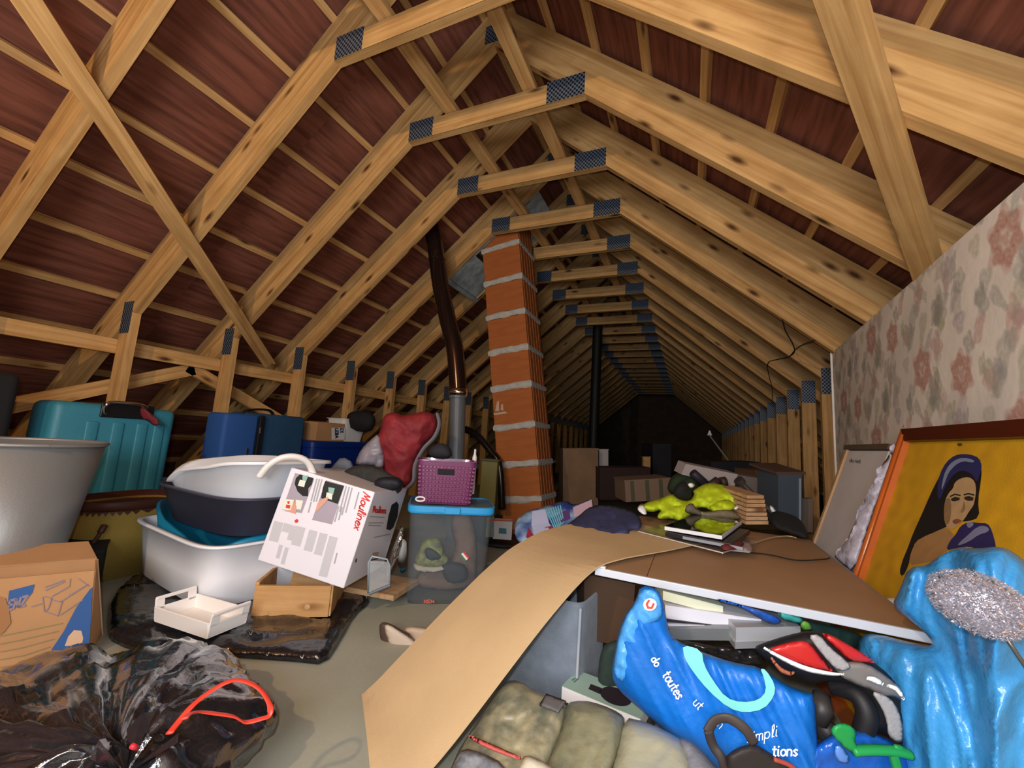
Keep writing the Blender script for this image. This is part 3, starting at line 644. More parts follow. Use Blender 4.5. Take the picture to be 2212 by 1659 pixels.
# ------------------------------------------------------------------ stacked tubs
bw = mat('white_tub_plastic', '#eef0f5', .4); bwc = mat('warm_white_plastic', '#ece6e0', .35); tl = mat('teal_plastic', '#0f7ba0', .4); nv = mat('dark_navy_plastic', '#3b3a4c', .45)
t1 = thing('baby_bath', (-.87, .05, .03), 'big white baby bath with a wavy teal liner, lowest of the stacked tubs', 'tub')
tub('bath_shell', (-.87, .04), [(.03, .335, .20), (.045, .355, .222), (.15, .368, .235), (.268, .385, .25)], bw, t1, p=6, yaw=-.16, lip=.016, thick=.008)
tub('liner', (-.87, .04), [(.10, .30, .18), (.20, .345, .215), (.275, .365, .232)], tl, t1, p=3.6, yaw=-.16, lip=.0, thick=.010, zf=lambda t: .012+.065*math.exp(-((math.degrees(t) % 360-222)/42)**2)-.06*math.exp(-((math.degrees(t) % 360-300)/32)**2))
t2 = thing('navy_basin', (-.80, .03, .26), 'dark navy plastic basin, middle of the stacked tubs', 'tub')
tub('basin_body', (-.80, .03), [(.285, .27, .16), (.30, .30, .19), (.445, .365, .235)], nv, t2, p=4, yaw=-.12, lip=.014, thick=.007)
t3 = thing('white_bath_seat', (-.78, .03, .42), 'white plastic basin with wavy rim and looped handle, topmost of the stacked tubs', 'tub')
dip = lambda t: -.105*math.exp(-((math.degrees(t) % 360-232)/36)**2)+.012*math.cos(t)
tub('basin_body', (-.78, .03), [(.39, .27, .17), (.42, .30, .20), (.57, .335, .22)], bw, t3, p=3.6, yaw=-.1, lip=.020, thick=.013, zf=dip)
pts = spline([D(560, 1030, 1.60), D(582, 1004, 1.61), D(612, 988, 1.63), D(645, 988, 1.66), D(668, 1003, 1.69), D(682, 1040, 1.72)], 7)
MB().tube(pts, .0155, 10, flat=.8).go('loop_handle', bwc, t3, smooth=True)
MB().box(Vector((-.78, .03, .548))+Vector((.02, .215, 0)), (.12, .02, .03), Rz(-.1), .004).go('rim_lug', bwc, t3)

# small white tray
wt = thing('small_white_tray', (-.46, -.27, .03), 'small shallow white plastic tray with slotted ends, in front of the baby bath', 'tray')
k0, k1, k2, k3 = Z(342, 1345, .045), Z(455, 1386, .045), Z(522, 1343, .045), Z(412, 1312, .045)
cen = (k0+k1+k2+k3)/4; ex_ = ((k1-k0)+(k2-k3)); ex_.z = 0; ex_.normalize(); ey_ = Vector((-ex_.y, ex_.x, 0)); lx = ((k1-k0).length+(k2-k3).length)/2; ly = ((k3-k0).dot(ey_)+(k2-k1).dot(ey_))/2
Rw = Matrix((ex_, ey_, Vector((0, 0, 1)))).transposed(); cen.z = 0.048; bt = MB(); whs = mat('glossy_white_plastic', '#f0eae4', .3)
bt.box(cen, (lx, ly, .006), Rw, .002)
for sy in (-1, 1): bt.box(cen+Rw @ Vector((0, sy*ly*.5, .024)), (lx*1.02, .006, .048), Rw @ Matrix.Rotation(sy*-.12, 3, 'X'), .002)
bt.go('tray_body', whs, wt, smooth=False)
for sx in (-1, 1):
    be = MB(); RR = Rw @ Matrix.Rotation(sx*.16, 3, 'Y'); o_ = cen+Rw @ Vector((sx*lx*.51, 0, .03))
    be.box(o_+RR @ Vector((0, 0, -.008)), (.006, ly, .040), RR, .002); be.box(o_+RR @ Vector((0, 0, .040)), (.008, ly, .012), RR, .003)
    for sy in (-1, 1): be.box(o_+RR @ Vector((0, sy*ly*.40, .022)), (.006, ly*.22, .040), RR, .002)
    be.go('slotted_end', whs, wt)

# ------------------------------------------------------------------ flattened black plastic on the floor
gloss = mat('glossy_black_plastic_film', '#17161a', .2, bump=(16, .008), coat=.4, spec=.7)
soft('plastic_sheet', [(228, 1366), (236, 1290), (300, 1235), (420, 1225), (560, 1235), (700, 1265), (790, 1290), (800, 1303), (765, 1330), (735, 1385), (702, 1437), (640, 1430), (560, 1424), (450, 1417), (330, 1417), (245, 1392)], 1, gloss, tf=.026, tb=.0, R=25, step=9, fr=6.5, amp=.017, dirv=(.8, .5, 0), mapper=floor_map(.006), label='crumpled shiny black plastic sack lying flat on the floor under the tubs', cat='plastic sack')

# ------------------------------------------------------------------ wooden drawer, white appliance carton, plank
dw = thing('wooden_crate', (-.36, .03, .03), 'small open wooden box under the tilted white appliance carton', 'crate')
Rd = Rz(.585); dc = Vector((-.365, .03, .03)); dwx, dwy, dh = .265, .25, .112
def DR(x, y, z): return dc+Rd @ Vector((x, y, z))
def rb(nm, c, d, bev=.002): MB().box(DR(*c), d, Rd, bev).go(nm, DRAWERW, dw, origin=DR(*c), rot=Rd)
rb('front_board', (0, -dwy/2, dh/2), (dwx, .016, dh)); rb('back_board', (0, dwy/2, dh*.62), (dwx, .014, dh*1.24))
rb('side_board', (-dwx/2, 0, dh*.55), (.014, dwy, dh*1.1)); rb('side_board', (dwx/2, 0, dh*.55), (.014, dwy, dh*1.1)); rb('base_board', (0, 0, .006), (dwx, dwy, .008))
MB().tube([DR(.055, -dwy/2-.0085, .038), DR(.055, -dwy/2-.0095, .038)], .010, 20).go('wood_plug', PINE2, dw)
print_w = mat('glossy_white_card', '#e9e6ee', .35, spec=.4); gcard = mat('grey_print', '#b9b7bd', .6)
mb = thing('appliance_carton', (-.32, .146, .15), 'tilted white cardboard appliance carton with red script brand name and instruction photos', 'box')
Rm = Euler((-.073, .196, .306)).to_matrix(); mc = Vector((-.321, .146, .346)); md = Vector((.367, .398, .366))
MB().box(mc, md, Rm, .004).go('carton_body', print_w, mb, origin=mc, rot=Rm)
nf = Rm @ Vector((0, -1, 0)); mf = plane_map(mc+nf*.199, nf); nr = Rm @ Vector((1, 0, 0)); ms = plane_map(mc+nr*.1835, nr)
def q2(l): return [(560+x*340/1880, 1000+y*300/1659) for x, y in l]
redm = mat('red_print', '#dd3a32', .5); ltg = mat('light_grey_print', '#c6c5ca', .6); dk = mat('dark_print', '#1d211e', .5); skin_p = mat('skin_print', '#d9a088', .6); lil = mat('lilac_grey_print', '#a79daa', .6); mint = mat('mint_print', '#8fb9b0', .6); cream = mat('cream_print', '#e6e6d8', .6); midg = mat('mid_grey_print', '#aaa8ac', .6)
decal('photo_panel', mf, [q2([(430, 118), (660, 190), (510, 600), (270, 560), (340, 380)]), q2([(800, 205), (1020, 270), (870, 735), (632, 680)])], lil, mb)
decal('photo_cooker', mf, [q2([(490, 135), (650, 180), (630, 260), (590, 300), (585, 400), (520, 395), (460, 340), (425, 250), (440, 180)]), q2([(790, 215), (1015, 275), (940, 490), (880, 470), (740, 420), (760, 300)])], dk, mb, lift=.0014)
decal('photo_screen', mf, [q2([(520, 150), (590, 150), (560, 225), (520, 205)]), q2([(830, 290), (905, 300), (885, 380), (830, 350)])], mint, mb, lift=.002)
decal('photo_paper', mf, [q2([(490, 200), (560, 215), (540, 290), (465, 270)]), q2([(810, 350), (880, 370), (870, 440), (800, 415)]), q2([(310, 430), (420, 440), (390, 570), (270, 555)]), q2([(440, 440), (530, 450), (500, 560), (440, 550)])], cream, mb, lift=.0026)
decal('photo_hand', mf, [q2([(820, 405), (835, 420), (760, 510), (690, 580), (680, 560), (700, 480), (760, 430)]), q2([(420, 440), (450, 520), (440, 610), (380, 590), (300, 572), (380, 560)])], skin_p, mb, lift=.003)
decal('photo_red_tag', mf, [q2([(330, 495), (380, 505), (370, 545), (320, 535)]), q2([(340, 455), (372, 458), (365, 490), (345, 488)]), q2([(430, 680), (460, 668), (475, 690), (455, 715), (430, 710)])], redm, mb, lift=.0034)
cols_ = []
for (x, y, w_, h) in ((180, 690, 110, 260), (300, 715, 80, 120), (380, 740, 60, 190), (445, 750, 110, 250), (600, 795, 100, 270), (725, 830, 95, 280), (840, 870, 100, 500), (240, 975, 45, 170), (310, 1005, 45, 210)):
    cols_.append(q2([(x, y), (x+w_, y+w_*.24), (x+w_-h*.26, y+h), (x-h*.26, y+h-w_*.24)]))
decal('text_columns', mf, cols_, ltg, mb)
sl = []
for (x, y, h) in ((690, 190, 260), (720, 195, 270), (750, 200, 260), (1040, 280, 300), (1075, 290, 330), (1110, 300, 290), (1190, 350, 200), (620, 470, 120), (950, 520, 180), (990, 530, 150), (930, 1080, 120)):
    sl += stroke_polys([q2([(x, y), (x-h*.26, y+h)])], 3.2)
decal('text_lines', mf, sl, midg, mb)
decal('brand_lettering', mf, text_polys('Moulinex', (560+1245*340/1880, 1000+345*300/1659), (-3.2, 12.3), (9, 5.0), 2.7), redm, mb, lift=.0012)
decal('side_brand_lettering', ms, text_polys('Moulinex', (560+1355*340/1880, 1000+590*300/1659), (4.4, .4), (.6, -8), 2.2), redm, mb)
decal('side_picture', ms, [q2([(1640, 460), (1665, 500), (1650, 640), (1600, 770), (1560, 805), (1515, 790), (1540, 640), (1580, 500)])], dk, mb)
decal('side_text', ms, stroke_polys([q2([(1320, 640), (1490, 650)]), q2([(1310, 715), (1480, 715)]), q2([(1305, 745), (1450, 750)]), q2([(1370, 890), (1560, 850)])], 2.4)+stroke_polys([q2([(1330, 1210), (1440, 1200), (1500, 1250)])], 4), midg, mb)
decal('side_bar', ms, [q2([(1330, 1155), (1445, 1128), (1450, 1140), (1335, 1168)]), q2([(1150, 1145), (1168, 1140), (1160, 1185), (1142, 1190)])], dk, mb)
decal('side_square', ms, [q2([(1355, 1070), (1425, 1062), (1415, 1120), (1345, 1130)])], mat('pinkish_print', '#c39a90', .6), mb)

pk = beam('plank_offcut', Vector((-.219, .32, .050))-Vector((math.cos(.13), math.sin(.13), 0))*.142, Vector((-.219, .32, .050))+Vector((math.cos(.13), math.sin(.13), 0))*.142, .222, .022, (0, 0, 1), PINE2, 'short pale wooden board on the floor beside the wooden drawer', 'board')
glass = mat('clear_plastic', '#dfe6ea', .12, trans=.0, alpha=.22, spec=.8); glass_edge = mat('clear_plastic_edge', '#9aa6ae', .2)
cs = thing('clear_plastic_stand', Z(820, 1275, .06), 'small clear plastic stand on the pale board beside the white carton', 'stand')
sp_ = [D(795, 1282, 1.66), D(796, 1215, 1.66), D(804, 1202, 1.66), D(836, 1208, 1.68), D(842, 1222, 1.68), D(842, 1262, 1.68)]
MB().tube(sp_, .0035, 8).go('frame_edge', glass_edge, cs, smooth=True)
MB().prism([D(796, 1282, 1.66), D(796, 1212, 1.66), D(840, 1214, 1.68), D(841, 1264, 1.68)], FW*.003).go('clear_panel', glass, cs)
MB().tube([D(797, 1283, 1.66), D(843, 1264, 1.68)], .006, 8).go('foot_bar', mat('slate_grey_plastic', '#59636a', .5), cs)

# ------------------------------------------------------------------ clear storage box and basket
Rc = .575; cc = Vector((.012, .512))
sb = thing('clear_storage_box', (cc.x, cc.y, 0), 'tall clear plastic storage box with bright blue lid, shoes inside', 'storage box')
clr = mat('smoky_clear_plastic', '#8d98a0', .2, alpha=.11, spec=.5)
tub('box_body', cc, [(0, .165, .125), (.02, .172, .132), (.395, .19, .15)], clr, sb, p=9, yaw=Rc, thick=.003, lip=.006, smooth=False)
lidm = mat('bright_blue_plastic', '#2f9fdc', .35); lidt = mat('translucent_lid_panel', '#7c98a4', .2, alpha=.6)
R_ = [sring(cc, .392, .197, .160, 8, Rc), sring(cc, .400, .200, .163, 8, Rc), sring(cc, .424, .200, .163, 8, Rc), sring(cc, .426, .190, .152, 8, Rc)]
MB().rings(R_, capb=False).go('lid_rim', lidm, sb); MB().rings([sring(cc, .416, .192, .153, 8, Rc), sring(cc, .421, .192, .153, 8, Rc)], capt=True).go('lid_panel', lidt, sb)
bdir = Rz(Rc); MB().box(Vector((cc.x, cc.y, .409))+bdir @ Vector((0, -.170, 0)), (.07, .012, .03), bdir, .004).go('lid_latch', lidm, sb)
def CB(x, y, z): return Vector((cc.x, cc.y, 0))+bdir @ Vector((x, y, z))
def cmap(yy):
    n = bdir @ Vector((0, -1, 0)); return plane_map(CB(0, yy, 0), n)
beige = mat('beige_boot_suede', '#7b6355', .85, var=.2, bump=(40, .004)); 
bo = soft('ankle_boot', [(978, 1098), (1005, 1092), (1020, 1120), (1030, 1160), (1032, 1240), (1020, 1268), (980, 1276), (920, 1272), (895, 1262), (900, 1238), (930, 1215), (975, 1210), (985, 1180), (972, 1140)], 1, beige, tf=.04, tb=.04, R=20, step=8, amp=.006, fr=16, mapper=cmap(.04), label='beige suede ankle boot inside the clear storage box', cat='boot')
tr_ = thing('trainer', CB(-.09, -.05, .06), 'grey and lime green trainer inside the clear storage box', 'shoe')
soft('shoe_upper', [(905, 1190), (915, 1165), (938, 1158), (955, 1168), (960, 1195), (975, 1210), (960, 1225), (905, 1226), (893, 1212)], 1, mat('lime_trainer_fabric', '#8b9446', .7, col2='#55584a', vs=40), tr_, tf=.03, tb=.03, R=14, step=6, amp=.004, fr=30, mapper=cmap(-.06))
soft('shoe_sole', [(893, 1214), (945, 1222), (976, 1212), (978, 1222), (950, 1236), (905, 1236), (894, 1228)], 1, mat('pale_rubber', '#b3ad98', .7), tr_, tf=.033, tb=.03, R=8, step=6, amp=0, mapper=cmap(-.06))
soft('shoe_opening', [(915, 1190), (925, 1180), (950, 1196), (954, 1208), (925, 1212)], 1, mat('dark_grey_mesh', '#2b3134', .8), tr_, tf=.006, tb=.0, R=6, step=6, amp=0, mapper=cmap(-.092))
soft('dark_bag_pouch', [(955, 1212), (1000, 1215), (1012, 1232), (1008, 1256), (970, 1262), (955, 1240)], 1, mat('slate_fabric', '#2b2f3a', .8), tf=.02, tb=.02, R=10, step=7, amp=.005, mapper=cmap(-.08), label='small dark pouch inside the clear storage box', cat='pouch')
mpc2 = cmap(-.152)
decal('flag_sticker', mpc2, [[(993, 1198), (1003, 1192), (1014, 1204), (1004, 1213)]], mat('white_sticker', '#e5e5e5', .6), sb, lift=.002)
decal('flag_red', mpc2, [[(1000, 1194), (1003, 1192), (1014, 1204), (1011, 1207)]], redm, sb, lift=.0026)
decal('flag_green', mpc2, [[(993, 1198), (996, 1196), (1007, 1210), (1004, 1213)]], mat('green_sticker', '#3c7c52', .6), sb, lift=.0026)
decal('red_lettering', mpc2, text_polys('XEN', (916, 1302), (8, 0), (0, -4), 2), mat('coral_ink', '#d0685c', .6), sb, lift=.002)
pb_ = thing('purple_basket', (cc.x+.0, cc.y-.0, .426), 'purple woven plastic basket standing on the clear storage box', 'basket')
pur = mat('purple_plastic', '#74345f', .28, coat=.3); dkh = mat('dark_hollow', '#160a14', .8)
bcx = Vector((cc.x-.022, cc.y-.035)); bw_, bd_, z0, z1 = .133, .095, .426, .622
tub('basket_body', bcx, [(z0, .118, .082), (z0+.01, .122, .086), (z1, .136, .098)], pur, pb_, p=9, yaw=Rc, thick=.004, lip=.006, smooth=False)
wv = MB(); 
for r in range(10):
    for c in range(16):
        zc = z0+.014+r*.0172; hw = .121+.0135*(zc-z0)/.196; hd = .085+.0115*(zc-z0)/.196; x = -hw+(c+.5+(.25 if r % 2 else -.25)*0)*(2*hw/16)
        if r in (7, 8) and 5 <= c <= 10: continue
        if c % 2 == r % 2: wv.box(Vector((bcx.x, bcx.y, zc))+bdir @ Vector((x, -hd-.003, 0)), (.0145, .006, .012), bdir, .0025)
        else: wv.box(Vector((bcx.x, bcx.y, zc))+bdir @ Vector((x, -hd-.001, 0)), (.0145, .005, .011), bdir, .002)
wv.go('woven_strips', pur, pb_, kind='stuff')
MB().box(Vector((bcx.x, bcx.y, z0+.148))+bdir @ Vector((-.004, -.098, 0)), (.078, .006, .026), bdir, .008).go('handle_hole', dkh, pb_)
soft('beanie_hat', [(925, 985), (928, 968), (945, 957), (962, 958), (975, 970), (977, 988), (950, 992)], lambda x, y: 1.95, mat('charcoal_knit', '#23222a', .9), tf=.05, tb=.05, R=20, step=7, amp=.006, label='charcoal knitted hat lying in the purple basket', cat='hat')
wtg = D(908, 1078, 1.735); MB().tube([wtg+RT*(.019*math.cos(a))+UP*(.009*math.sin(a)) for a in [2*math.pi*i/20 for i in range(21)]], .0035, 8, cap=False).go('white_ring_tag', whp, smooth=True, label='small white oval ring on the edge of the blue lid', cat='ring')
wv2 = D(1026, 980, 2.2); MB().tube([Vector((wv2.x, wv2.y, .45)), wv2+Vector((0, 0, -.02)), wv2, wv2+Vector((0, 0, .02)), wv2+Vector((0, 0, .025))], [.012, .012, .006, .006, .002], 12).go('small_white_bottle', whp, label='slim white bottle top showing behind the purple basket', cat='bottle')

# ------------------------------------------------------------------ clothes and bags behind
redj = mat('red_quilted_fabric', '#a02c34', .7, var=.35, vs=10, bump=(30, .004)); gryf = mat('grey_lining_fabric', '#77737b', .75, bump=(30, .003))
rj = thing('red_jacket', (-.6, .85, .35), 'crumpled red jacket with grey edging heaped behind the purple basket', 'jacket')
soft('jacket_body', [(806, 965), (812, 945), (822, 930), (826, 905), (835, 893), (855, 890), (870, 898), (895, 893), (918, 888), (940, 895), (946, 915), (938, 940), (915, 965), (895, 1000), (892, 1030), (890, 1052), (862, 1062), (842, 1040), (825, 1010), (818, 985)], lambda x, y: 2.62+(x-870)*.0004, redj, rj, tf=.09, tb=.12, R=34, step=7, amp=.03, fr=4.2)
MB().tube(spline([D(945, 893, 2.57), D(949, 918, 2.54), D(938, 945, 2.52), D(915, 970, 2.50), D(897, 1005, 2.48), D(893, 1040, 2.46), D(870, 1062, 2.46)], 6), .018, 8, flat=.5).go('grey_edging', gryf, rj, smooth=True)
soft('grey_plastic_bag', [(766, 1000), (780, 970), (800, 950), (818, 935), (828, 965), (832, 1000), (825, 1015), (800, 1005), (775, 1008)], lambda x, y: 2.55, mat('pale_grey_film', '#a19aa4', .35, bump=(25, .006)), tf=.06, tb=.06, R=22, step=7, amp=.03, fr=11, label='pale grey plastic bag crumpled against the red jacket', cat='bag')
soft('grey_sheet', [(695, 1035), (720, 1005), (738, 985), (765, 1000), (760, 1030), (740, 1045)], lambda x, y: 2.25, mat('slate_grey_cloth', '#6d7483', .8), tf=.02, tb=.03, R=18, step=8, amp=.012, label='slate grey cloth hanging behind the tilted white carton', cat='cloth')
soft('dark_coat', [(728, 1035), (745, 1015), (775, 1003), (815, 1008), (845, 1025), (870, 1035), (872, 1055), (850, 1075), (835, 1088), (822, 1078), (800, 1062), (760, 1050)], lambda x, y: 2.02-(x-728)*.0009, mat('dark_olive_cloth', '#2e2d2a', .85, bump=(40, .003)), tf=.05, tb=.08, R=24, step=8, amp=.02, fr=11, label='dark olive coat bundled on top of the tilted white carton', cat='coat')
soft('navy_glove', [(806, 1042), (820, 1030), (855, 1030), (868, 1040), (868, 1052), (848, 1062), (815, 1058)], lambda x, y: 1.82, mat('near_black_navy', '#14141f', .7), tf=.03, tb=.03, R=14, step=7, amp=.008, label='dark navy knitted glove lying over the edge of the white carton', cat='glove')
tbx = soft('crumpled_foil_strip', [(850, 1180), (862, 1150), (868, 1130), (872, 1145), (866, 1190), (845, 1235), (825, 1262), (835, 1230)], lambda x, y: 1.80, mat('silver_foil', '#dcdcdc', .1, metal=1), tf=.008, tb=.006, R=8, step=7, amp=.006, label='shiny silver foil strip standing behind the clear plastic stand', cat='foil')
tu = thing('squeeze_tube', Z(868, 1225, 0), 'white and teal squeeze tube behind the clear plastic stand', 'tube')
ta, tb2 = Z(870, 1232, .012), D(867, 1175, 1.95)
MB().tube([ta, ta+(tb2-ta)*.25], [.014, .02], 14).go('cap', mat('teal_print', '#2e7f9c', .5), tu, smooth=True); MB().tube([ta+(tb2-ta)*.25, tb2], [.022, .024], 14).go('tube_body', whp, tu, smooth=True)

# ================================================================== MIDDLE: board, curled sheet, things on the board
hb = mat('brown_hardboard', '#a98461', .55, var=.14, vs=3, spec=.35); hb2 = mat('tan_hardboard', '#d8b98c', .6, var=.1, vs=4, spec=.3, bump=(200, .0004))
whe = mat('white_laminate_edge', '#c9cdd6', .35)
Rb_ = Euler((.001, .015, -.005)).to_matrix(); bc_ = Vector((1.197, .44, .389)); bd3 = Vector((.712, 1.047, .017))
bo_ = thing('furniture_panel', (1.197, .44, .37), 'large brown hardboard panel with white front edge, lying flat over bags and boxes', 'board')
def BD(x, y, z): return bc_+Rb_ @ Vector((x, y, z))
MB().box(BD(-.286, 0, .006), (.132, 1.03, .006), Rb_).go('hardboard_sheet', hb, bo_, origin=BD(-.286, 0, .006), rot=Rb_)
MB().box(BD(.066, 0, .006), (.568, 1.03, .006), Rb_).go('hardboard_sheet', hb, bo_, origin=BD(.066, 0, .006), rot=Rb_)
MB().box(BD(0, -.519, 0), (.712, .010, .020), Rb_, .002).go('front_edging', whe, bo_, origin=BD(0, -.519, 0), rot=Rb_)
MB().box(BD(0, 0, -.004), (.70, 1.03, .012), Rb_).go('core_board', mat('grey_board_core', '#6e675f', .8), bo_, origin=BD(0, 0, -.004), rot=Rb_)
MB().box(BD(.356, 0, -.001), (.012, 1.04, .019), Rb_, .002).go('side_edging', mat('grey_metal_strip', '#8e8c8a', .4, metal=.3), bo_, origin=BD(.356, 0, 0), rot=Rb_)
MB().box(BD(-.338, -.513, .012), (.02, .014, .006), Rb_, .002).go('corner_clip', whp, bo_)
# curled tan sheet: measured left and right edges
A0 = Vector((.243, -.283, 0)); gdir = Vector((.884, -.467, 0)); rdir = Vector((.467, .884, 0))
LE = [(-.14, .0), (0, .0), (.101, .076), (.231, .172), (.383, .277), (.501, .345), (.649, .392), (.8, .408), (1.05, .412), (1.25, .413)]
RE = [(-.14, .03), (-.025, .10), (.045, .149), (.15, .227), (.244, .296), (.354, .367), (.444, .411), (.57, .417), (.80, .412), (1.05, .413)]
LE[0] = (0, 0)
def interp(T, q):
    for (a, b), (c, d) in zip(T, T[1:]):
        if q <= c: return b+(d-b)*(q-a)/(c-a)
    return T[-1][1]
sheetv = []; nS, nW = 70, 10
for i in range(nS+1):
    f = i/nS
    for j in range(nW+1):
        g_ = j/nW; s0 = 0-.14*g_; s1 = 1.12-.02*g_; s = s0+(s1-s0)*f
        def sm_(T, q): return (interp(T, q-.04)+interp(T, q)*2+interp(T, q+.04))/4
        z = (1-g_)*sm_([(-.3, -.0)]+LE[1:], s)+g_*sm_([(-.3, -.02)]+RE[1:], s)
        sheetv.append(A0+gdir*(.45*g_)+rdir*s+Vector((0, 0, max(z, .0)+.004)))
fs = [(i*(nW+1)+j, (i+1)*(nW+1)+j, (i+1)*(nW+1)+j+1, i*(nW+1)+j+1) for i in range(nS) for j in range(nW)]
nv_ = len(sheetv); cs_ = MB(); cs_.add(sheetv, [f[::-1] for f in fs]); 
low = [v-Vector((0, 0, .0035)) for v in sheetv]; allv = sheetv+low; F_ = [f[::-1] for f in fs]+[tuple(q+nv_ for q in f) for f in fs]
bl = [i*(nW+1) for i in range(nS+1)]; br = [i*(nW+1)+nW for i in range(nS+1)]
F_ += [(bl[i], bl[i+1], bl[i+1]+nv_, bl[i]+nv_) for i in range(nS)]+[(br[i+1], br[i], br[i]+nv_, br[i+1]+nv_) for i in range(nS)]
F_ += [(j+1, j, j+nv_, j+1+nv_) for j in range(nW)]+[(nS*(nW+1)+j, nS*(nW+1)+j+1, nS*(nW+1)+j+1+nv_, nS*(nW+1)+j+nv_) for j in range(nW)]
put('curled_hardboard_sheet', allv, F_, hb2, smooth=False, label='long tan hardboard sheet curling from the panel down to the floor', cat='sheet')
# clay box etc. behind the clear box
ZB = .4005
sg = thing('small_medicine_box', (-.25, 1.69, .03), 'small white carton with colourful side, on the dark round tray near the chimney base', 'box')
mx_ = Z(1078, 1166, .03); Rs = Rz(.35); sc3 = Vector((mx_.x, mx_.y+.06, .095)); MB().box(sc3, (.135, .09, .13), Rs, .003).go('carton_body', mat('off_white_card', '#cfccc8', .6), sg)
mps = plane_map(sc3+Rs @ Vector((0, -.0455, 0)), Rs @ Vector((0, -1, 0)))
decal('picture_side', mps, [[(1052, 1118), (1068, 1116), (1067, 1160), (1049, 1160)]], mat('peach_and_teal_print', '#a98f6a', .7, col2='#4f9aa8', vs=30), sg)
decal('blue_print', mps, [[(1078, 1140), (1094, 1142), (1094, 1154), (1077, 1152)]], mat('teal_ink', '#3c7f8d', .7), sg); decal('red_line', mps, stroke_polys([[(1054, 1124), (1108, 1126)]], 2), redm, sg, lift=.0012)
rt = thing('round_dark_tray', (mx_.x, mx_.y+.05, 0), 'round dark tray lying on the floor near the chimney base', 'tray')
tub('tray_body', (mx_.x, mx_.y+.06), [(.0, .17, .17), (.02, .20, .20)], mat('dark_brown_tray', '#2a211d', .5), rt, p=2, lip=.006, thick=.004)
ol = thing('olive_crate', (-.30, 1.95, 0), 'olive yellow plastic container behind the purple basket, left of the chimney', 'container')
oc = Y(1048, 1040, 1.62); MB().box((oc.x, 1.70, .36), (.13, .10, .42), Rz(.2), .008).go('container_body', mat('olive_plastic', '#6e6a35', .6), ol); MB().box((oc.x, 1.70, .575), (.15, .12, .02), Rz(.2), .006).go('container_lid', mat('dark_olive_plastic', '#4b4a2a', .6), ol)
oc2 = MB(); oc2.box((oc.x, 1.70, .075), (.2, .2, .15), Rz(.2), .01); oc2.go('dark_low_box', blk, label='low black box under the olive container beside the chimney', cat='box')
# sports cloth, navy jumper
stp = vcol_mat('sports_cloth_print', .8)
spo = [(1112, 1125), (1140, 1103), (1175, 1094), (1222, 1080), (1240, 1092), (1280, 1076), (1284, 1100), (1255, 1125), (1240, 1150), (1200, 1165), (1165, 1178), (1130, 1180), (1112, 1160)]
fl_map = lambda x, y: 1.75+(1150-y)*.0035
spc = thing('sports_cloth', Z(1190, 1150, .41), 'blue, white and teal printed sports cloth at the far end of the tan sheet', 'cloth')
soft('cloth_body', spo, fl_map, mat('blue_print_cloth', '#2c3f8a', .5, col2='#9fc2dd', vs=9), spc, tf=.035, tb=.05, R=22, step=7, amp=.012, fr=10)
lm = lambda x, y: (CAM+ray(x, y)*(fl_map(x, y)-.045), -ray(x, y).normalized())
decal('white_patch', lm, [[(1150, 1104), (1178, 1100), (1186, 1130), (1200, 1150), (1178, 1172), (1160, 1172), (1148, 1135)]], mat('pale_lilac_print', '#b9c0e0', .5), spc)
decal('teal_stripe', lm, stroke_polys([[(1180+i*5, 1101-i*1.6), (1200+i*3, 1146-i*3)] for i in range(7)], 2.6), mat('aqua_print', '#6fc3d6', .5), spc, lift=.002, kind='stuff')
decal('red_star', lm, [[(1165, 1146), (1180, 1138), (1192, 1136), (1204, 1148), (1190, 1150), (1178, 1150)], [(1136, 1160), (1142, 1138), (1150, 1152), (1158, 1164), (1146, 1168)]], mat('dark_red_print', '#97304a', .5), spc, lift=.003)
decal('purple_patch', lm, [[(1192, 1122), (1212, 1106), (1228, 1100), (1232, 1120), (1205, 1132)]], mat('purple_print', '#5d3f77', .5), spc, lift=.003)
decal('pink_patch', lm, [[(1238, 1096), (1278, 1079), (1280, 1096), (1256, 1112), (1240, 1118)]], mat('pale_pink_print', '#c5a8b8', .5), spc, lift=.001)
soft('navy_jumper', [(1170, 1172), (1190, 1160), (1215, 1140), (1250, 1115), (1268, 1098), (1290, 1090), (1340, 1094), (1378, 1110), (1388, 1132), (1380, 1145), (1360, 1142), (1358, 1158), (1335, 1152), (1325, 1163), (1300, 1160), (1285, 1152), (1250, 1148), (1215, 1160), (1195, 1168), (1172, 1182)], lambda x, y: 1.64+(1150-y)*.0045-(x-1280)*.0005, mat('navy_knit', '#34375c', .9, bump=(80, .003), var=.25), tf=.035, tb=.04, R=20, step=7, amp=.018, fr=12, label='crumpled navy jumper lying where the tan sheet meets the panel', cat='jumper')
# mirror, picture glass
mrr = thing('white_edged_mirror', (1.138, .577, .44), 'dark mirror panel with white front edge, lying on the brown panel', 'mirror')
Rmi = Euler((.002, -.01, -.239)).to_matrix(); mi = Vector((1.138, .577, .455))
MB().box(mi, (.193, .422, .013), Rmi, .001).go('mirror_frame', mat('white_edge_strip', '#e4e6ea', .4), mrr); MB().box(mi+Vector((0, 0, .0075)), (.188, .415, .002), Rmi).go('mirror_glass', mat('mirror_glass', '#6f6b60', .04, metal=1), mrr)
bk2 = thing('black_folder', (1.13, .52, .42), 'black folder under the mirror on the brown panel', 'folder')
MB().box((1.15, .53, .435), (.22, .36, .018), Rz(-.26), .003).go('cover', mat('black_gloss', '#1b1a22', .3), bk2); MB().box((1.15, .345, .4345), (.19, .006, .010), Rz(-.26)).go('page_edge', mat('grey_pages', '#8c8f98', .7), bk2)
pg = thing('picture_glass', (1.16, .42, .41), 'thin sheet of glass with a pale edge under the black folder on the brown panel', 'glass')
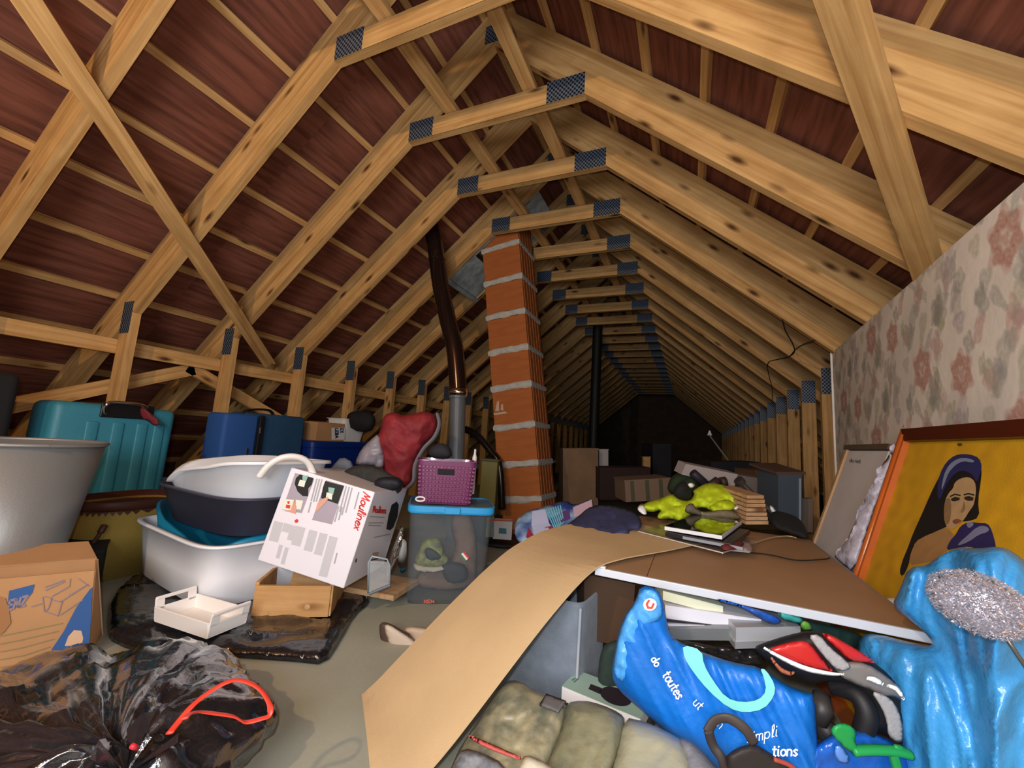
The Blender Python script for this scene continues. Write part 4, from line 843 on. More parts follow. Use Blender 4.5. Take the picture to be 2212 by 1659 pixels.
g1, g2, g3, g4 = Z(1378, 1149, .418), Z(1562, 1196, .418), Z(1640, 1172, .418), Z(1470, 1122, .418)
MB().prism([g1, g2, g3, g4], (0, 0, .003)).go('glass_sheet', mat('dusty_glass', '#8a8278', .1, alpha=.35, spec=.8), pg); MB().prism([g1, g2, g2+(g3-g2).normalized()*.004, g1+(g4-g1).normalized()*.004], (0, 0, .0035)).go('glass_edge', mat('pale_glass_edge', '#e2cfc4', .4), pg)
MB().prism([g2, g2+(g3-g2)*.35, g2+(g3-g2)*.35+Vector((-.004, 0, 0)), g2+Vector((-.004, 0, 0))], (0, 0, .0035)).go('glass_edge', MATS['pale_glass_edge'], pg)
soft('red_clear_packet', [(1558, 1178), (1580, 1168), (1612, 1170), (1628, 1178), (1624, 1196), (1600, 1192), (1570, 1190)], 1, mat('clear_packet_film', '#b7a9a6', .25, alpha=.6), tf=.006, tb=.0, R=8, step=7, amp=.004, mapper=floor_map(.425), label='clear plastic packet beside the black folder on the brown panel', cat='packet')
soft('red_cloth_scrap', [(1552, 1180), (1575, 1166), (1600, 1168), (1612, 1176), (1598, 1186), (1566, 1190)], 1, mat('deep_red_cloth', '#641f1c', .8), tf=.010, tb=.0, R=8, step=7, amp=.004, mapper=floor_map(.430), label='scrap of dark red cloth next to the black folder', cat='cloth')
tw = spline([Z(1600, 1192, .404), Z(1660, 1198, .404), Z(1720, 1210, .404), Z(1780, 1208, .404), Z(1792, 1205, .404)], 8)
MB().tube(tw, .0022, 6).go('dark_twine', blk, smooth=True, label='thin dark cord lying across the brown panel', cat='cord')
tw = spline([Z(1632, 1172, .405), Z(1665, 1162, .405), Z(1700, 1158, .405), Z(1720, 1162, .405)], 8)
MB().tube(tw, .003, 6).go('pale_twine', mat('pale_cord', '#b39a76', .8), smooth=True, label='pale cord end lying on the far side of the brown panel', cat='cord')

# hi-vis jacket
hv = mat('hi_vis_yellow_fabric', '#c3d81e', .65, bump=(40, .002)); refl = mat('reflective_strip', '#ffffff', .35, spec=1.0)  # plain white base stands in for flash light thrown back by the strips
hj = thing('hi_vis_jacket', (1.2, 1.0, .41), 'crumpled fluorescent yellow work jacket with reflective strips, on the far end of the brown panel', 'jacket')
hd = lambda x, y: 2.12-(y-1045)*.0028
soft('jacket_body', [(1382, 1096), (1398, 1084), (1430, 1076), (1452, 1064), (1470, 1080), (1490, 1082), (1500, 1068), (1496, 1060), (1512, 1050), (1528, 1043), (1552, 1044), (1580, 1054), (1598, 1072), (1603, 1090), (1592, 1098), (1560, 1098), (1540, 1106), (1520, 1095), (1500, 1100), (1488, 1118), (1470, 1126), (1450, 1120), (1425, 1122), (1418, 1116), (1430, 1100), (1405, 1108)], hd, hv, hj, tf=.06, tb=.06, R=20, step=6, amp=.03, fr=11)
soft('jacket_sleeve', [(1530, 1094), (1545, 1080), (1575, 1078), (1592, 1092), (1580, 1104), (1550, 1106), (1540, 1106)], lambda x, y: hd(x, y)-.05, hv, hj, tf=.03, tb=.03, R=12, step=6, amp=.02, fr=14)
soft('reflective_strip', [(1377, 1095), (1386, 1086), (1392, 1090), (1398, 1110), (1390, 1112), (1378, 1103)], lambda x, y: hd(x, y)-.045, refl, hj, tf=.01, tb=.01, R=6, step=6, amp=0)
soft('reflective_strip', [(1482, 1048), (1492, 1042), (1502, 1046), (1498, 1054), (1486, 1055)], lambda x, y: 2.06, refl, hj, tf=.01, tb=.01, R=6, step=6, amp=0)
for q in ([(1594, 1074), (1600, 1072), (1602, 1084), (1596, 1084)], [(1584, 1096), (1594, 1090), (1596, 1098), (1588, 1102)]): soft('reflective_strip', q, lambda x, y: hd(x, y)-.05, refl, hj, tf=.008, tb=.008, R=5, step=5, amp=0)
soft('peaked_hat', [(1452, 1062), (1462, 1046), (1478, 1038), (1490, 1052), (1496, 1072), (1490, 1082), (1472, 1082), (1458, 1074)], lambda x, y: 2.02, blk, tf=.05, tb=.05, R=20, step=7, amp=.004, label='black cap resting on the yellow jacket', cat='cap')
soft('grey_glove', [(1478, 1104), (1484, 1090), (1496, 1086), (1502, 1096), (1520, 1108), (1522, 1116), (1500, 1112), (1484, 1108)], lambda x, y: 1.86, mat('taupe_glove', '#6a6152', .7), tf=.02, tb=.02, R=10, step=6, amp=.006, label='taupe glove lying in front of the yellow jacket', cat='glove')
soft('clear_bag_scraps', [(1508, 1104), (1530, 1106), (1560, 1100), (1588, 1104), (1604, 1122), (1580, 1124), (1540, 1120), (1515, 1118)], lambda x, y: 1.86, mat('muddy_film', '#8a8066', .35, alpha=.75), tf=.02, tb=.02, R=12, step=7, amp=.012, label='crumpled clear plastic bag in front of the yellow jacket', cat='bag')
# stacked slats
stk = thing('slat_bundle', (1.35, 1.05, .41), 'bundle of short pale wooden slats stacked behind the mirror', 'wood slats')
for i in range(7):
    y0 = 1133-i*9.3; a, b = D(1611+i*.5, y0, 1.86), D(1660-i*1.6, y0, 1.86); bx_ = MB(); bx_.prism([a, b, b+UP*.0145, a+UP*.0145], FW*.26-Vector((0, 0, .02))); bx_.go('slat', PINE2, stk)
# broom / pole with reflective clip, black bag on the right, grey panel
mp_ = thing('broom', D(1690, 1110, 2.0), 'dark broom handle leaning across the slats with a bright tip', 'broom')
MB().tube([D(1598, 1040, 2.1), D(1655, 1095, 2.05), D(1690, 1130, 2.0)], .013, 10).go('handle', mat('dark_wood_handle', '#3d332b', .6), mp_); MB().tube([D(1594, 1036, 2.1), D(1602, 1044, 2.1)], .024, 14).go('knob', mat('dark_knob', '#35302c', .6), mp_)
soft('bright_tip', [(1662, 1092), (1668, 1092), (1680, 1108), (1680, 1114), (1670, 1110), (1664, 1102)], lambda x, y: 1.98, refl, mp_, tf=.008, tb=.008, R=5, step=5, amp=0)
gp = thing('grey_cabinet_panel', D(1710, 1150, 2.4), 'slate grey box standing beyond the brown panel at the right row of studs', 'box')
a = D(1681, 1140, 2.35); wv_ = D(1733, 1140, 2.35)-a; MB().prism([a, a+wv_, a+wv_+UP*.30, a+UP*.30], FW*.25+RT*.03).go('cabinet_side', mat('slate_blue_grey', '#4b5660', .45), gp)
MB().prism([a+UP*.30-RT*.01, a+wv_+UP*.30+RT*.02, a+wv_+UP*.315+RT*.02, a+UP*.315-RT*.01], FW*.27).go('cabinet_top', mat('brown_top_board', '#5a4334', .7), gp)
MB().prism([a+wv_*.86, a+wv_*.92, a+wv_*.92+UP*.28, a+wv_*.86+UP*.28], -FW*.006).go('pale_edge_strip', mat('pale_grey_strip', '#9aa3aa', .4), gp)
soft('black_cloth', [(1660, 1118), (1672, 1102), (1700, 1108), (1725, 1118), (1742, 1140), (1744, 1166), (1730, 1160), (1700, 1150), (1672, 1140)], lambda x, y: 1.95-(y-1100)*.003, blk, tf=.04, tb=.06, R=18, step=8, amp=.012, label='black cloth bundle at the far right corner of the brown panel', cat='cloth')
# ---------- far clutter
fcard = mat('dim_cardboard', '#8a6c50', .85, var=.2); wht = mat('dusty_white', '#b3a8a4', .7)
def far_box(nm, q, d, dp, m, lab, cat, tilt=0.0):
    (x0, y0), (x1, y1) = q; a, b = D(x0, y1, d), D(x1, y1, d); h = (y1-y0)/FPX*d; dirv = (b-a).normalized(); up = Matrix.Rotation(tilt, 3, FW) @ UP; dirv = Matrix.Rotation(tilt, 3, FW) @ dirv
    t = thing(nm, a, lab, cat); bx = MB(); w_ = (b-a).length; bx.prism([a, a+dirv*w_, a+dirv*w_+up*h, a+up*h], Vector((FW.x, FW.y, 0))*dp); bx.go('box_body', m, t)
    l = MB(); l.prism([a+up*h-dirv*.005, a+dirv*(w_+.005)+up*h, a+dirv*(w_+.005)+up*(h+.008), a+up*(h+.008)-dirv*.005], Vector((FW.x, FW.y, 0))*(dp+.005)); l.go('box_top', m, t)
    return t, a, dirv, up, w_, h
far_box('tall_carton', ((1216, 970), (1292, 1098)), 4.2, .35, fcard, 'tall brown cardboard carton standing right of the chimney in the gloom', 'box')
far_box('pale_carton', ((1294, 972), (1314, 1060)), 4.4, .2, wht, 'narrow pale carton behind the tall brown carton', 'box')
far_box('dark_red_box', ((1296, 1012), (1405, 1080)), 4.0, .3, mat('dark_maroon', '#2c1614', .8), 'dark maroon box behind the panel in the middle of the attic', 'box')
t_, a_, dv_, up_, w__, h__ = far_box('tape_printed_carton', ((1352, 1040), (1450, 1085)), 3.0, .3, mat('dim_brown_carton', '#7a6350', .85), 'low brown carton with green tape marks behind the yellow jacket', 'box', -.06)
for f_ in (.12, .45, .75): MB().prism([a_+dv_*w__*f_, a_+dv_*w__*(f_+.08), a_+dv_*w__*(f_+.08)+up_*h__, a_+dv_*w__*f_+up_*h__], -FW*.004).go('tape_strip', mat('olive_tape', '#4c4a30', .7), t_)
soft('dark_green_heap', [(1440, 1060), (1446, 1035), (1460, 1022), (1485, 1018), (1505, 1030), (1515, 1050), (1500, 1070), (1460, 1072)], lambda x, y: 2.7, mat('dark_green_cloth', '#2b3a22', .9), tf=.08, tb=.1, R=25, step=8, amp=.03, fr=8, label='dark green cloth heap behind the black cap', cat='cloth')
wp = thing('white_packing_block', D(1540, 1030, 2.6), 'tilted dusty white packing block behind the yellow jacket', 'packing block')
a, b, c_, d_ = D(1472, 1025, 2.6), D(1586, 1052, 2.6), D(1594, 1025, 2.6), D(1482, 1002, 2.6)
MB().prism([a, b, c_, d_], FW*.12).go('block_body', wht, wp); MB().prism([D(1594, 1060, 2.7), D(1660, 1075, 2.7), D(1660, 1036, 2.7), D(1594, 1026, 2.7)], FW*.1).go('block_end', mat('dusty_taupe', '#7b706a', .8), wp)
for i, (x0, y0, x1, y1, r, nm, lab, mm) in enumerate([(1495, 1020, 1522, 1044, .026, 'dark_tube', 'dark cylinder lying against the white packing block', '#2a2630'), (1530, 1052, 1552, 1036, .024, 'brown_tube', 'brown tube lying behind the yellow jacket', '#3a2522'), (1556, 1042, 1568, 1040, .03, 'brown_ball', 'dark brown round knob behind the yellow jacket', '#402c22')]):
    p0, p1 = D(x0, y0, 2.5), D(x1, y1, 2.5); MB().tube([p0+(p1-p0)*t for t in (0, .05, .95, 1)], [r*.7, r, r, r*.7], 14).go(nm, mat('tube_tone_'+nm, mm, .6), smooth=True, label=lab, cat='tube')
stn = thing('thin_pole', D(1590, 1030, 4.2), 'thin pale pole leaning in the dark with a shiny tip', 'pole')
MB().tube([D(1531, 938, 4.6), D(1592, 1020, 4.0)], .008, 8).go('shaft', mat('pale_metal', '#9a9a8c', .4), stn); MB().tube([D(1533, 930, 4.6), D(1533, 940, 4.6)], [.006, .026], 12).go('shiny_tip', refl, stn)
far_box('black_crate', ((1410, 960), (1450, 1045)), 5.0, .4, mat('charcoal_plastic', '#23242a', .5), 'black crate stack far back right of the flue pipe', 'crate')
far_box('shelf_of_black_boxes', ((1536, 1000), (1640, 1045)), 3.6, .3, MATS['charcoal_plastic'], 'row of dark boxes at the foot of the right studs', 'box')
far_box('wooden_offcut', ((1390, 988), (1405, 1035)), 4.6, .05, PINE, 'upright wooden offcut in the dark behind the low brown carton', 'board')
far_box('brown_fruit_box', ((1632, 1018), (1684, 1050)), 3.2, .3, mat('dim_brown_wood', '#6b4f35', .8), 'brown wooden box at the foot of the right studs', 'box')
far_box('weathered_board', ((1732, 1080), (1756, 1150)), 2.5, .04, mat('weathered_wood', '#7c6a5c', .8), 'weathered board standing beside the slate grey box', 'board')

# ================================================================== RIGHT SIDE: pictures leaning on the wallpapered wall
# orange framed painting
tilt = .293; ztop = .853; xtop = 1.752; Lp = ztop/math.cos(tilt)
up_p = Vector((math.sin(tilt), 0, math.cos(tilt))); along = Vector((.065, -1, 0)).normalized()
nrm_p = along.cross(up_p).normalized()
if nrm_p.x > 0: nrm_p = -nrm_p
TL = Vector((xtop-.009, .487, ztop)); BL = TL-up_p*Lp; Wp = 1.05
pt = thing('framed_painting', BL+along*Wp/2, 'orange framed painting of a dark haired woman in a blue headscarf on yellow', 'painting')
def PP(a, h, o=0): return BL+along*a+up_p*h+nrm_p*o
orf = mat('orange_varnished_frame', '#bf5f22', .32, coat=.3, var=.2, vs=12, stretch=(1, 1, 1)); drf = mat('dark_varnished_frame', '#4c1c0c', .35)
fw_ = .042
for nm, a0, a1, h0, h1, mm in (('frame_side', 0, fw_, 0, Lp, orf), ('frame_side', Wp-fw_, Wp, 0, Lp, orf), ('frame_top', fw_*0, Wp, Lp-fw_, Lp, drf), ('frame_bottom', 0, Wp, 0, fw_, orf)):
    b = MB(); o = .0004 if 'side' in nm else 0
    q = [PP(a0, h0), PP(a1, h0), PP(a1, h1), PP(a0, h1)]
    if nm == 'frame_top': q = [PP(0, Lp), PP(fw_, Lp-fw_), PP(Wp-fw_, Lp-fw_), PP(Wp, Lp)]
    if nm == 'frame_bottom': q = [PP(0, 0), PP(Wp, 0), PP(Wp-fw_, fw_), PP(fw_, fw_)]
    if nm == 'frame_side': q = [PP(a0, 0), PP(a1, fw_), PP(a1, Lp-fw_), PP(a0, Lp)] if a0 == 0 else [PP(a0, fw_), PP(a1, 0), PP(a1, Lp), PP(a0, Lp-fw_)]
    c_ = sum(q, Vector())/4; v = [p for p in q]+[p+nrm_p*.022 for p in q]+[c_+(p-c_)*.0+0*(p-c_) for p in []]
    b.prism(q, nrm_p*.020); c2 = [c_+(p-c_)*.985+nrm_p*.020 for p in q]
    b.go(nm, mm, pt)
    if nm == 'frame_side': MB().tube([(q[0]+q[1])/2+nrm_p*.02, (q[2]+q[3])/2+nrm_p*.016], .010, 12, flat=1.0).go('frame_moulding', orf, pt, smooth=True)
def canv(u, v):
    rng = np.random.RandomState(2); c = np.zeros(u.shape+(3,)); c[:] = (.78, .585, .115); n = 0*u
    for k in range(30): fx, fy, p_ = rng.uniform(-120, 120), rng.uniform(-120, 120), rng.uniform(0, 6); n = n+np.sin(fx*u+fy*v+p_)
    c *= (1+.006*n)[..., None]; return np.clip(c, 0, 1)
painted('canvas', PP(fw_*.8, fw_*.8, .004), along, up_p, Wp-1.6*fw_, Lp-1.6*fw_, 120, 160, canv, vcol_mat('mustard_oil_paint', .6, (350, .0006)), pt)
mpp = plane_map(PP(0, 0, .004), nrm_p)
def q6(l): return [(1700+x*512/1633, 880+y*520/1659) for x, y in l]
pb = lambda h, r=.6: mat('oil_paint_'+h.strip('#'), h, r, var=.12, vs=40)
def paint(nm, polys, h, lift, sm=1): decal(nm, mpp, [q6(p) for p in polys], pb(h), pt, lift=lift, sm=sm)
paint('painted_hair', [[(1190, 326), (1270, 330), (1345, 420), (1340, 500), (1318, 640), (1330, 760), (1240, 790), (1180, 780), (1090, 830), (1040, 850), (960, 890), (890, 920), (860, 1000), (840, 1090), (800, 1170), (775, 1140), (800, 1050), (830, 980), (870, 870), (930, 740), (990, 600), (1050, 480), (1110, 380)]], '#16110f', .0008)
paint('painted_shoulder', [[(1090, 830), (1120, 840), (1150, 880), (1200, 900), (1170, 960), (1080, 1000), (1020, 1060), (930, 1075), (840, 1090), (860, 990), (900, 920), (960, 885), (1040, 855)]], '#a67c4c', .0012)
paint('painted_face', [[(1160, 520), (1200, 490), (1260, 480), (1300, 510), (1310, 570), (1300, 640), (1290, 680), (1260, 720), (1230, 770), (1190, 810), (1150, 845), (1110, 830), (1090, 790), (1085, 720), (1095, 640), (1120, 590), (1150, 560)]], '#b9976a', .0016)
paint('painted_cheek_shadow', [[(1095, 640), (1130, 620), (1140, 700), (1130, 790), (1100, 820), (1085, 740)], [(1225, 640), (1240, 700), (1215, 730), (1200, 725), (1218, 690)]], '#8f6e48', .0020)
paint('painted_eye', [[(1138, 632), (1165, 618), (1200, 626), (1195, 642), (1160, 650), (1140, 645)]], '#2f2418', .0024, 0)
paint('painted_eye', [[(1228, 622), (1260, 612), (1295, 625), (1290, 645), (1255, 646), (1232, 636)]], '#2f2418', .0024, 0)
paint('painted_eyebrow', [[(1130, 612), (1165, 596), (1205, 606), (1205, 614), (1165, 606), (1132, 622)], [(1225, 600), (1260, 592), (1300, 602), (1298, 612), (1258, 602), (1228, 610)]], '#221a12', .0024, 0)
paint('painted_mouth', [[(1148, 782), (1175, 770), (1200, 775), (1215, 785), (1195, 800), (1165, 808), (1150, 798)]], '#8c4f33', .0024)
paint('painted_headscarf', [[(1040, 620), (1045, 500), (1080, 410), (1130, 350), (1190, 322), (1270, 325), (1330, 350), (1350, 410), (1330, 480), (1310, 520), (1290, 470), (1240, 440), (1190, 440), (1140, 480), (1100, 540), (1060, 640)]], '#27295a', .0016)
paint('painted_scarf_light', [[(1075, 520), (1100, 430), (1150, 370), (1220, 345), (1300, 365), (1290, 385), (1220, 370), (1165, 400), (1120, 450), (1095, 520), (1070, 580)]], '#7d87a0', .0020)
paint('painted_shawl', [[(1200, 820), (1260, 790), (1330, 800), (1390, 800), (1420, 850), (1450, 960), (1440, 990), (1330, 990), (1270, 960), (1180, 970), (1100, 990), (1130, 920), (1170, 880)]], '#2a2456', .0020)
paint('painted_shawl_light', [[(1300, 840), (1350, 815), (1400, 830), (1400, 860), (1330, 880), (1260, 930), (1180, 960), (1200, 930), (1260, 880)], [(1240, 800), (1280, 790), (1300, 810), (1260, 840)]], '#7f7f9c', .0024)
paint('painted_speck', [[(1175, 250), (1200, 245), (1215, 258), (1195, 270), (1178, 264)]], '#5c4312', .0010)
# plain canvas with wooden stretcher
def leaning(nm, TLp, width, tl_, thick, lab, cat):
    upv = Vector((math.sin(tl_), 0, math.cos(tl_))); L = TLp.z/math.cos(tl_); BLp = TLp-upv*L; nn = along.cross(upv).normalized()
    if nn.x > 0: nn = -nn
    return thing(nm, BLp+along*width/2, lab, cat), BLp, upv, nn, L
tcv, B2, u2, n2, L2 = leaning('white_canvas', Vector((1.797, 1.225, .813)), .42, .312, .03, 'plain off-white canvas with a bare wooden edge, leaning on the wall behind the framed painting', 'canvas')
MB().prism([B2, B2+along*.42, B2+along*.42+u2*L2, B2+u2*L2], -n2*.004).go('backing', mat('grey_canvas_back', '#8d8782', .8), tcv)
MB().prism([B2+along*.03, B2+along*.40, B2+along*.40+u2*(L2-.025), B2+along*.03+u2*(L2-.025)], n2*.012).go('canvas_face', mat('off_white_canvas', '#d6cfcb', .8, var=.08, vs=8, bump=(300, .0004)), tcv)
beam('stretcher_bar', B2+along*.012+n2*.006, B2+along*.012+n2*.006+u2*L2, .022, .026, n2, PINE2, None, None, None, tcv)
MB().prism([B2+u2*(L2-.022), B2+along*.42+u2*(L2-.022), B2+along*.42+u2*L2, B2+u2*L2], n2*.026).go('dark_top_bar', mat('dim_brown_wood2', '#5d4a38', .7), tcv)
decal('faint_lettering', plane_map(B2+n2*.012, n2), text_polys('do not', (1836, 998), (5, .6), (0, -5), 1.6), mat('grey_pencil', '#7e7a78', .9), tcv, lift=.0012)
# wrapped canvas
lavf = mat('lilac_wrapping_film', '#c6c1d2', .35, bump=(18, .01), var=.12)
soft('wrapped_canvas', [(1930, 955), (1920, 985), (1900, 1010), (1885, 1050), (1862, 1090), (1838, 1150), (1815, 1185), (1800, 1200), (1815, 1215), (1845, 1235), (1868, 1150), (1900, 1060), (1935, 970)], 1, lavf, tf=.008, tb=.012, R=12, step=8, amp=.018, fr=9, mapper=plane_map(PP(0, 0, -.012), nrm_p), label='canvas wrapped in crumpled lilac plastic between the orange frame and the plain canvas', cat='wrapped canvas')
soft('red_pouch', [(1858, 1290), (1868, 1262), (1880, 1240), (1893, 1231), (1906, 1236), (1915, 1258), (1924, 1285), (1926, 1310), (1890, 1310)], lambda x, y: 1.38, mat('deep_red_fabric', '#8d1a20', .6, bump=(60, .001)), tf=.04, tb=.04, R=20, step=7, amp=.004, label='rounded red fabric object at the foot of the orange frame', cat='pouch')
soft('white_paper_roll', [(1884, 1310), (1888, 1300), (1905, 1294), (1935, 1290), (1950, 1300), (1985, 1350), (2000, 1375), (1960, 1365), (1920, 1345), (1890, 1328)], lambda x, y: 1.15, mat('cream_film', '#bfb9b0', .35), tf=.012, tb=.03, R=12, step=7, amp=.008, label='cream white wrapping on the right corner of the brown panel', cat='wrapping')

# big blue bag on the right
bluf = mat('sky_blue_plastic_film', '#3f9bdc', .33, bump=(14, .012), var=.28, vs=5, spec=.5)
bbag = thing('blue_rubbish_bag', D(2080, 1700, .95), 'huge crumpled sky blue plastic bag in the lower right corner', 'bag')
soft('bag_body', [(1925, 1310), (1945, 1270), (1962, 1225), (2000, 1222), (2030, 1200), (2070, 1182), (2110, 1185), (2160, 1180), (2190, 1192), (2230, 1225), (2330, 1280), (2330, 1860), (1960, 1860), (1950, 1640), (1930, 1540), (1850, 1430), (1858, 1372), (1890, 1368), (1985, 1392), (2016, 1396), (2010, 1375), (1960, 1335)],
     lambda x, y: max(.93-(x-1880)*.00085, .70)-(y-1200)*.0001, bluf, bbag, tf=.06, tb=.12, R=90, step=11, amp=.050, fr=6.5, dirv=(.25, .1, 1))
# silver tinsel wand
tin = mat('silver_tinsel', '#dcd8e0', .14, metal=.8)
tw_ = thing('tinsel_wand', D(2112, 1302, .56), 'sparkling silver tinsel disc on a thin stick, in front of the blue bag', 'wand')
tb_ = MB(); rr_ = random.Random(9); cpos = D(2112, 1302, .58); nb = -(ray(2112, 1302).normalized())
t1v = (RT*.86+UP*-.35).normalized(); t1v = (t1v-nb*t1v.dot(nb)).normalized(); t2v = nb.cross(t1v)
for k in range(4200):
    a = rr_.uniform(0, 2*math.pi); r = math.sqrt(rr_.random()); p = cpos+t1v*(r*.052*math.cos(a))+t2v*(r*.041*math.sin(a))+nb*(.015*math.sqrt(max(0, 1-r*r))+rr_.uniform(-.003, .003))
    v1 = Vector((rr_.uniform(-1, 1), rr_.uniform(-1, 1), rr_.uniform(-1, 1))).normalized(); v2 = v1.orthogonal().normalized(); l = rr_.uniform(.0015, .004)
    tb_.add([p-v1*l, p+v2*.0010, p+v1*l, p-v2*.0010], [(0, 1, 2, 3)])
tb_.go('tinsel_strands', tin, tw_, kind='stuff')
MB().rings([[cpos-nb*.004+t1v*(.047*s*math.cos(a))+t2v*(.036*s*math.sin(a))+nb*z_ for a in [2*math.pi*i/30 for i in range(30)]] for s, z_ in ((1, 0), (.85, .010), (.4, .014))], capt=True).go('tinsel_core', mat('grey_foil_core', '#b4b0b8', .35, metal=.4), tw_, smooth=True)
MB().tube([D(2160, 1358, .58), D(2205, 1425, .57), D(2300, 1560, .55)], .0028, 8).go('stick', mat('dark_metal_stick', '#6b6a66', .25, metal=.8), tw_, smooth=True)

# ---------------------------------------------------------------- blue shopping bag
bg1 = mat('royal_blue_woven_plastic', '#0d72d2', .45, bump=(15, .007), var=.22, vs=6); bg2 = mat('light_blue_woven_plastic', '#4a9ce4', .42, bump=(16, .008), var=.15)
sbg = thing('blue_shopping_bag', D(1530, 1700, .98), 'bright blue shopping bag with white handwriting, full of books and cases', 'bag')
fd = lambda x, y: .97-(x-1320)*.00035-(y-1400)*.0001
soft('bag_front', [(1385, 1262), (1372, 1300), (1345, 1335), (1328, 1400), (1320, 1460), (1335, 1490), (1380, 1530), (1450, 1590), (1545, 1650), (1600, 1720), (1780, 1720), (1765, 1600), (1760, 1500), (1740, 1495), (1700, 1480), (1640, 1440), (1600, 1434), (1560, 1424), (1500, 1402), (1462, 1385), (1446, 1368), (1438, 1330), (1432, 1295), (1420, 1272)], fd, bg1, sbg, tf=.045, tb=.05, R=45, step=8, amp=.020, fr=8, dirv=(.5, .2, -1))
frm = lambda x, y: (CAM+ray(x, y)*(fd(x, y)-.058), -ray(x, y).normalized())
soft('light_side_panel', [(1384, 1272), (1372, 1303), (1347, 1337), (1331, 1400), (1324, 1458), (1350, 1478), (1362, 1440), (1383, 1414), (1378, 1370), (1394, 1352), (1432, 1338), (1428, 1296), (1414, 1274)], lambda x, y: fd(x, y)-.030, bg2, sbg, tf=.012, tb=.02, R=26, step=7, amp=.014, fr=11)
decal('round_logo_patch', frm, [[(1404+14.5*math.cos(a), 1306+13.5*math.sin(a)) for a in [i*math.pi/12 for i in range(24)]]], mat('off_white_print', '#e2ddd6', .5), sbg, lift=.008)
decal('logo_letter', frm, stroke_polys([[(1402, 1297), (1397, 1305), (1400, 1313), (1408, 1313), (1412, 1304)]], 4.6), redm, sbg, lift=.0095)
decal('aqua_handle_strip', frm, [[(1474, 1392), (1516, 1404), (1520, 1436), (1540, 1470), (1568, 1508), (1604, 1518), (1640, 1512), (1656, 1492), (1650, 1462), (1642, 1444), (1654, 1446), (1675, 1480), (1672, 1505), (1650, 1532), (1610, 1540), (1574, 1530), (1530, 1492), (1496, 1450), (1478, 1420)]], mat('aqua_strap', '#74cdc9', .5), sbg, lift=.006, sm=1)
wp_ = mat('white_ink', '#e6e9f2', .5)
decal('handwritten_words', frm, text_polys('do', (1406, 1424), (5.5, 10), (9, -5), 3)+text_polys('toutes', (1430, 1458), (7, 11.5), (11, -6.5), 3.2), wp_, sbg, lift=.007)
decal('handwritten_word', frm, text_polys('ut', (1496, 1520), (9, 10), (9, -8), 2.2)+text_polys('on', (1540, 1560), (9, 9), (8, -9), 2), wp_, sbg, lift=.007)
decal('printed_word', frm, text_polys('simpli', (1614, 1606), (16.5, -4), (1, -15), 2.2), wp_, sbg, lift=.007)
decal('brush_word', frm, text_polys('tions', (1668, 1633), (15.5, 0), (1, -14), 3.6), wp_, sbg, lift=.007)
# contents
def lying(nm, a, b, h, dpt, m, lab, cat, parts=()):
    a = CAM+(a-CAM)*1.13; b = CAM+(b-CAM)*1.15; h = h*1.14
    t = thing(nm, (a+b)/2, lab, cat); up = Vector((0, 0, 1)); dv = Vector((-.25, .97, 0)); bx = MB(); bx.prism([a, b, b+up*h, a+up*h], dv*dpt); bx.go('case_body', m, t)
    return t
c1 = lying('cream_book', D(1432, 1296, .97), D(1562, 1330, .93), .020, .13, mat('cream_book_cover', '#dcdcc0', .5), 'cream book with orange spine end, topmost in the blue shopping bag', 'book')
mpk = plane_map(D(1500, 1312, .952*1.14), (D(1562, 1330, .93)-D(1432, 1296, .97)).cross(Vector((0, 0, 1))))
decal('orange_spine_end', mpk, [[(1432, 1282), (1450, 1286), (1449, 1300), (1432, 1296)], [(1455, 1287), (1462, 1289), (1461, 1303), (1454, 1301)]], mat('orange_ink', '#e4573c', .5), c1, lift=.0015)
c2 = lying('white_case', D(1436, 1335, .96), D(1645, 1368, .90), .028, .14, mat('gloss_white_case', '#dcdbe4', .35), 'long white case lying under the cream book in the blue shopping bag', 'case')
mpk = plane_map(D(1500, 1344, .943*1.135), (D(1645, 1368, .90)-D(1436, 1335, .96)).cross(Vector((0, 0, 1))))
decal('grey_patch', mpk, [[(1436, 1308), (1452, 1310), (1451, 1336), (1436, 1334)]], mat('warm_grey_print', '#9c9a94', .5), c2, lift=.0015)
lying('black_case', D(1437, 1347, .955), D(1630, 1372, .90), .010, .14, mat('black_gloss2', '#24232a', .25), 'thin black case between the white and the clear cases in the blue shopping bag', 'case')
lying('white_slim_case', D(1437, 1362, .945), D(1560, 1368, .91), .014, .12, mat('gloss_white_case2', '#d0cfda', .3), 'slim white case under the thin black case', 'case')
c3 = lying('clear_grey_case', D(1444, 1382, .93), D(1590, 1384, .89), .024, .13, mat('smoked_plastic', '#6f7272', .15, spec=.9), 'smoky grey plastic case at the front left of the shopping bag opening', 'case')
lying('pale_grey_case', D(1590, 1388, .885), D(1730, 1386, .87), .030, .13, mat('frosted_grey_plastic', '#a9a9ac', .25, spec=.7), 'frosted grey plastic case at the front right of the shopping bag opening', 'case')
lying('low_clear_case', D(1588, 1402, .88), D(1735, 1396, .865), .012, .12, mat('frosted_grey_plastic2', '#8b8c8e', .2, spec=.8), 'thin grey case under the frosted grey case', 'case')
soft('dark_contents', [(1448, 1378), (1500, 1388), (1590, 1398), (1640, 1405), (1660, 1440), (1610, 1440), (1560, 1428), (1500, 1408), (1462, 1392)], lambda x, y: 1.03, mat('dark_glossy_clutter', '#2c2826', .25, var=.5, vs=30), tf=.012, tb=.04, R=12, step=7, amp=.012, fr=24, label='dark glossy odds and ends below the cases in the shopping bag', cat='clutter', kind=None)
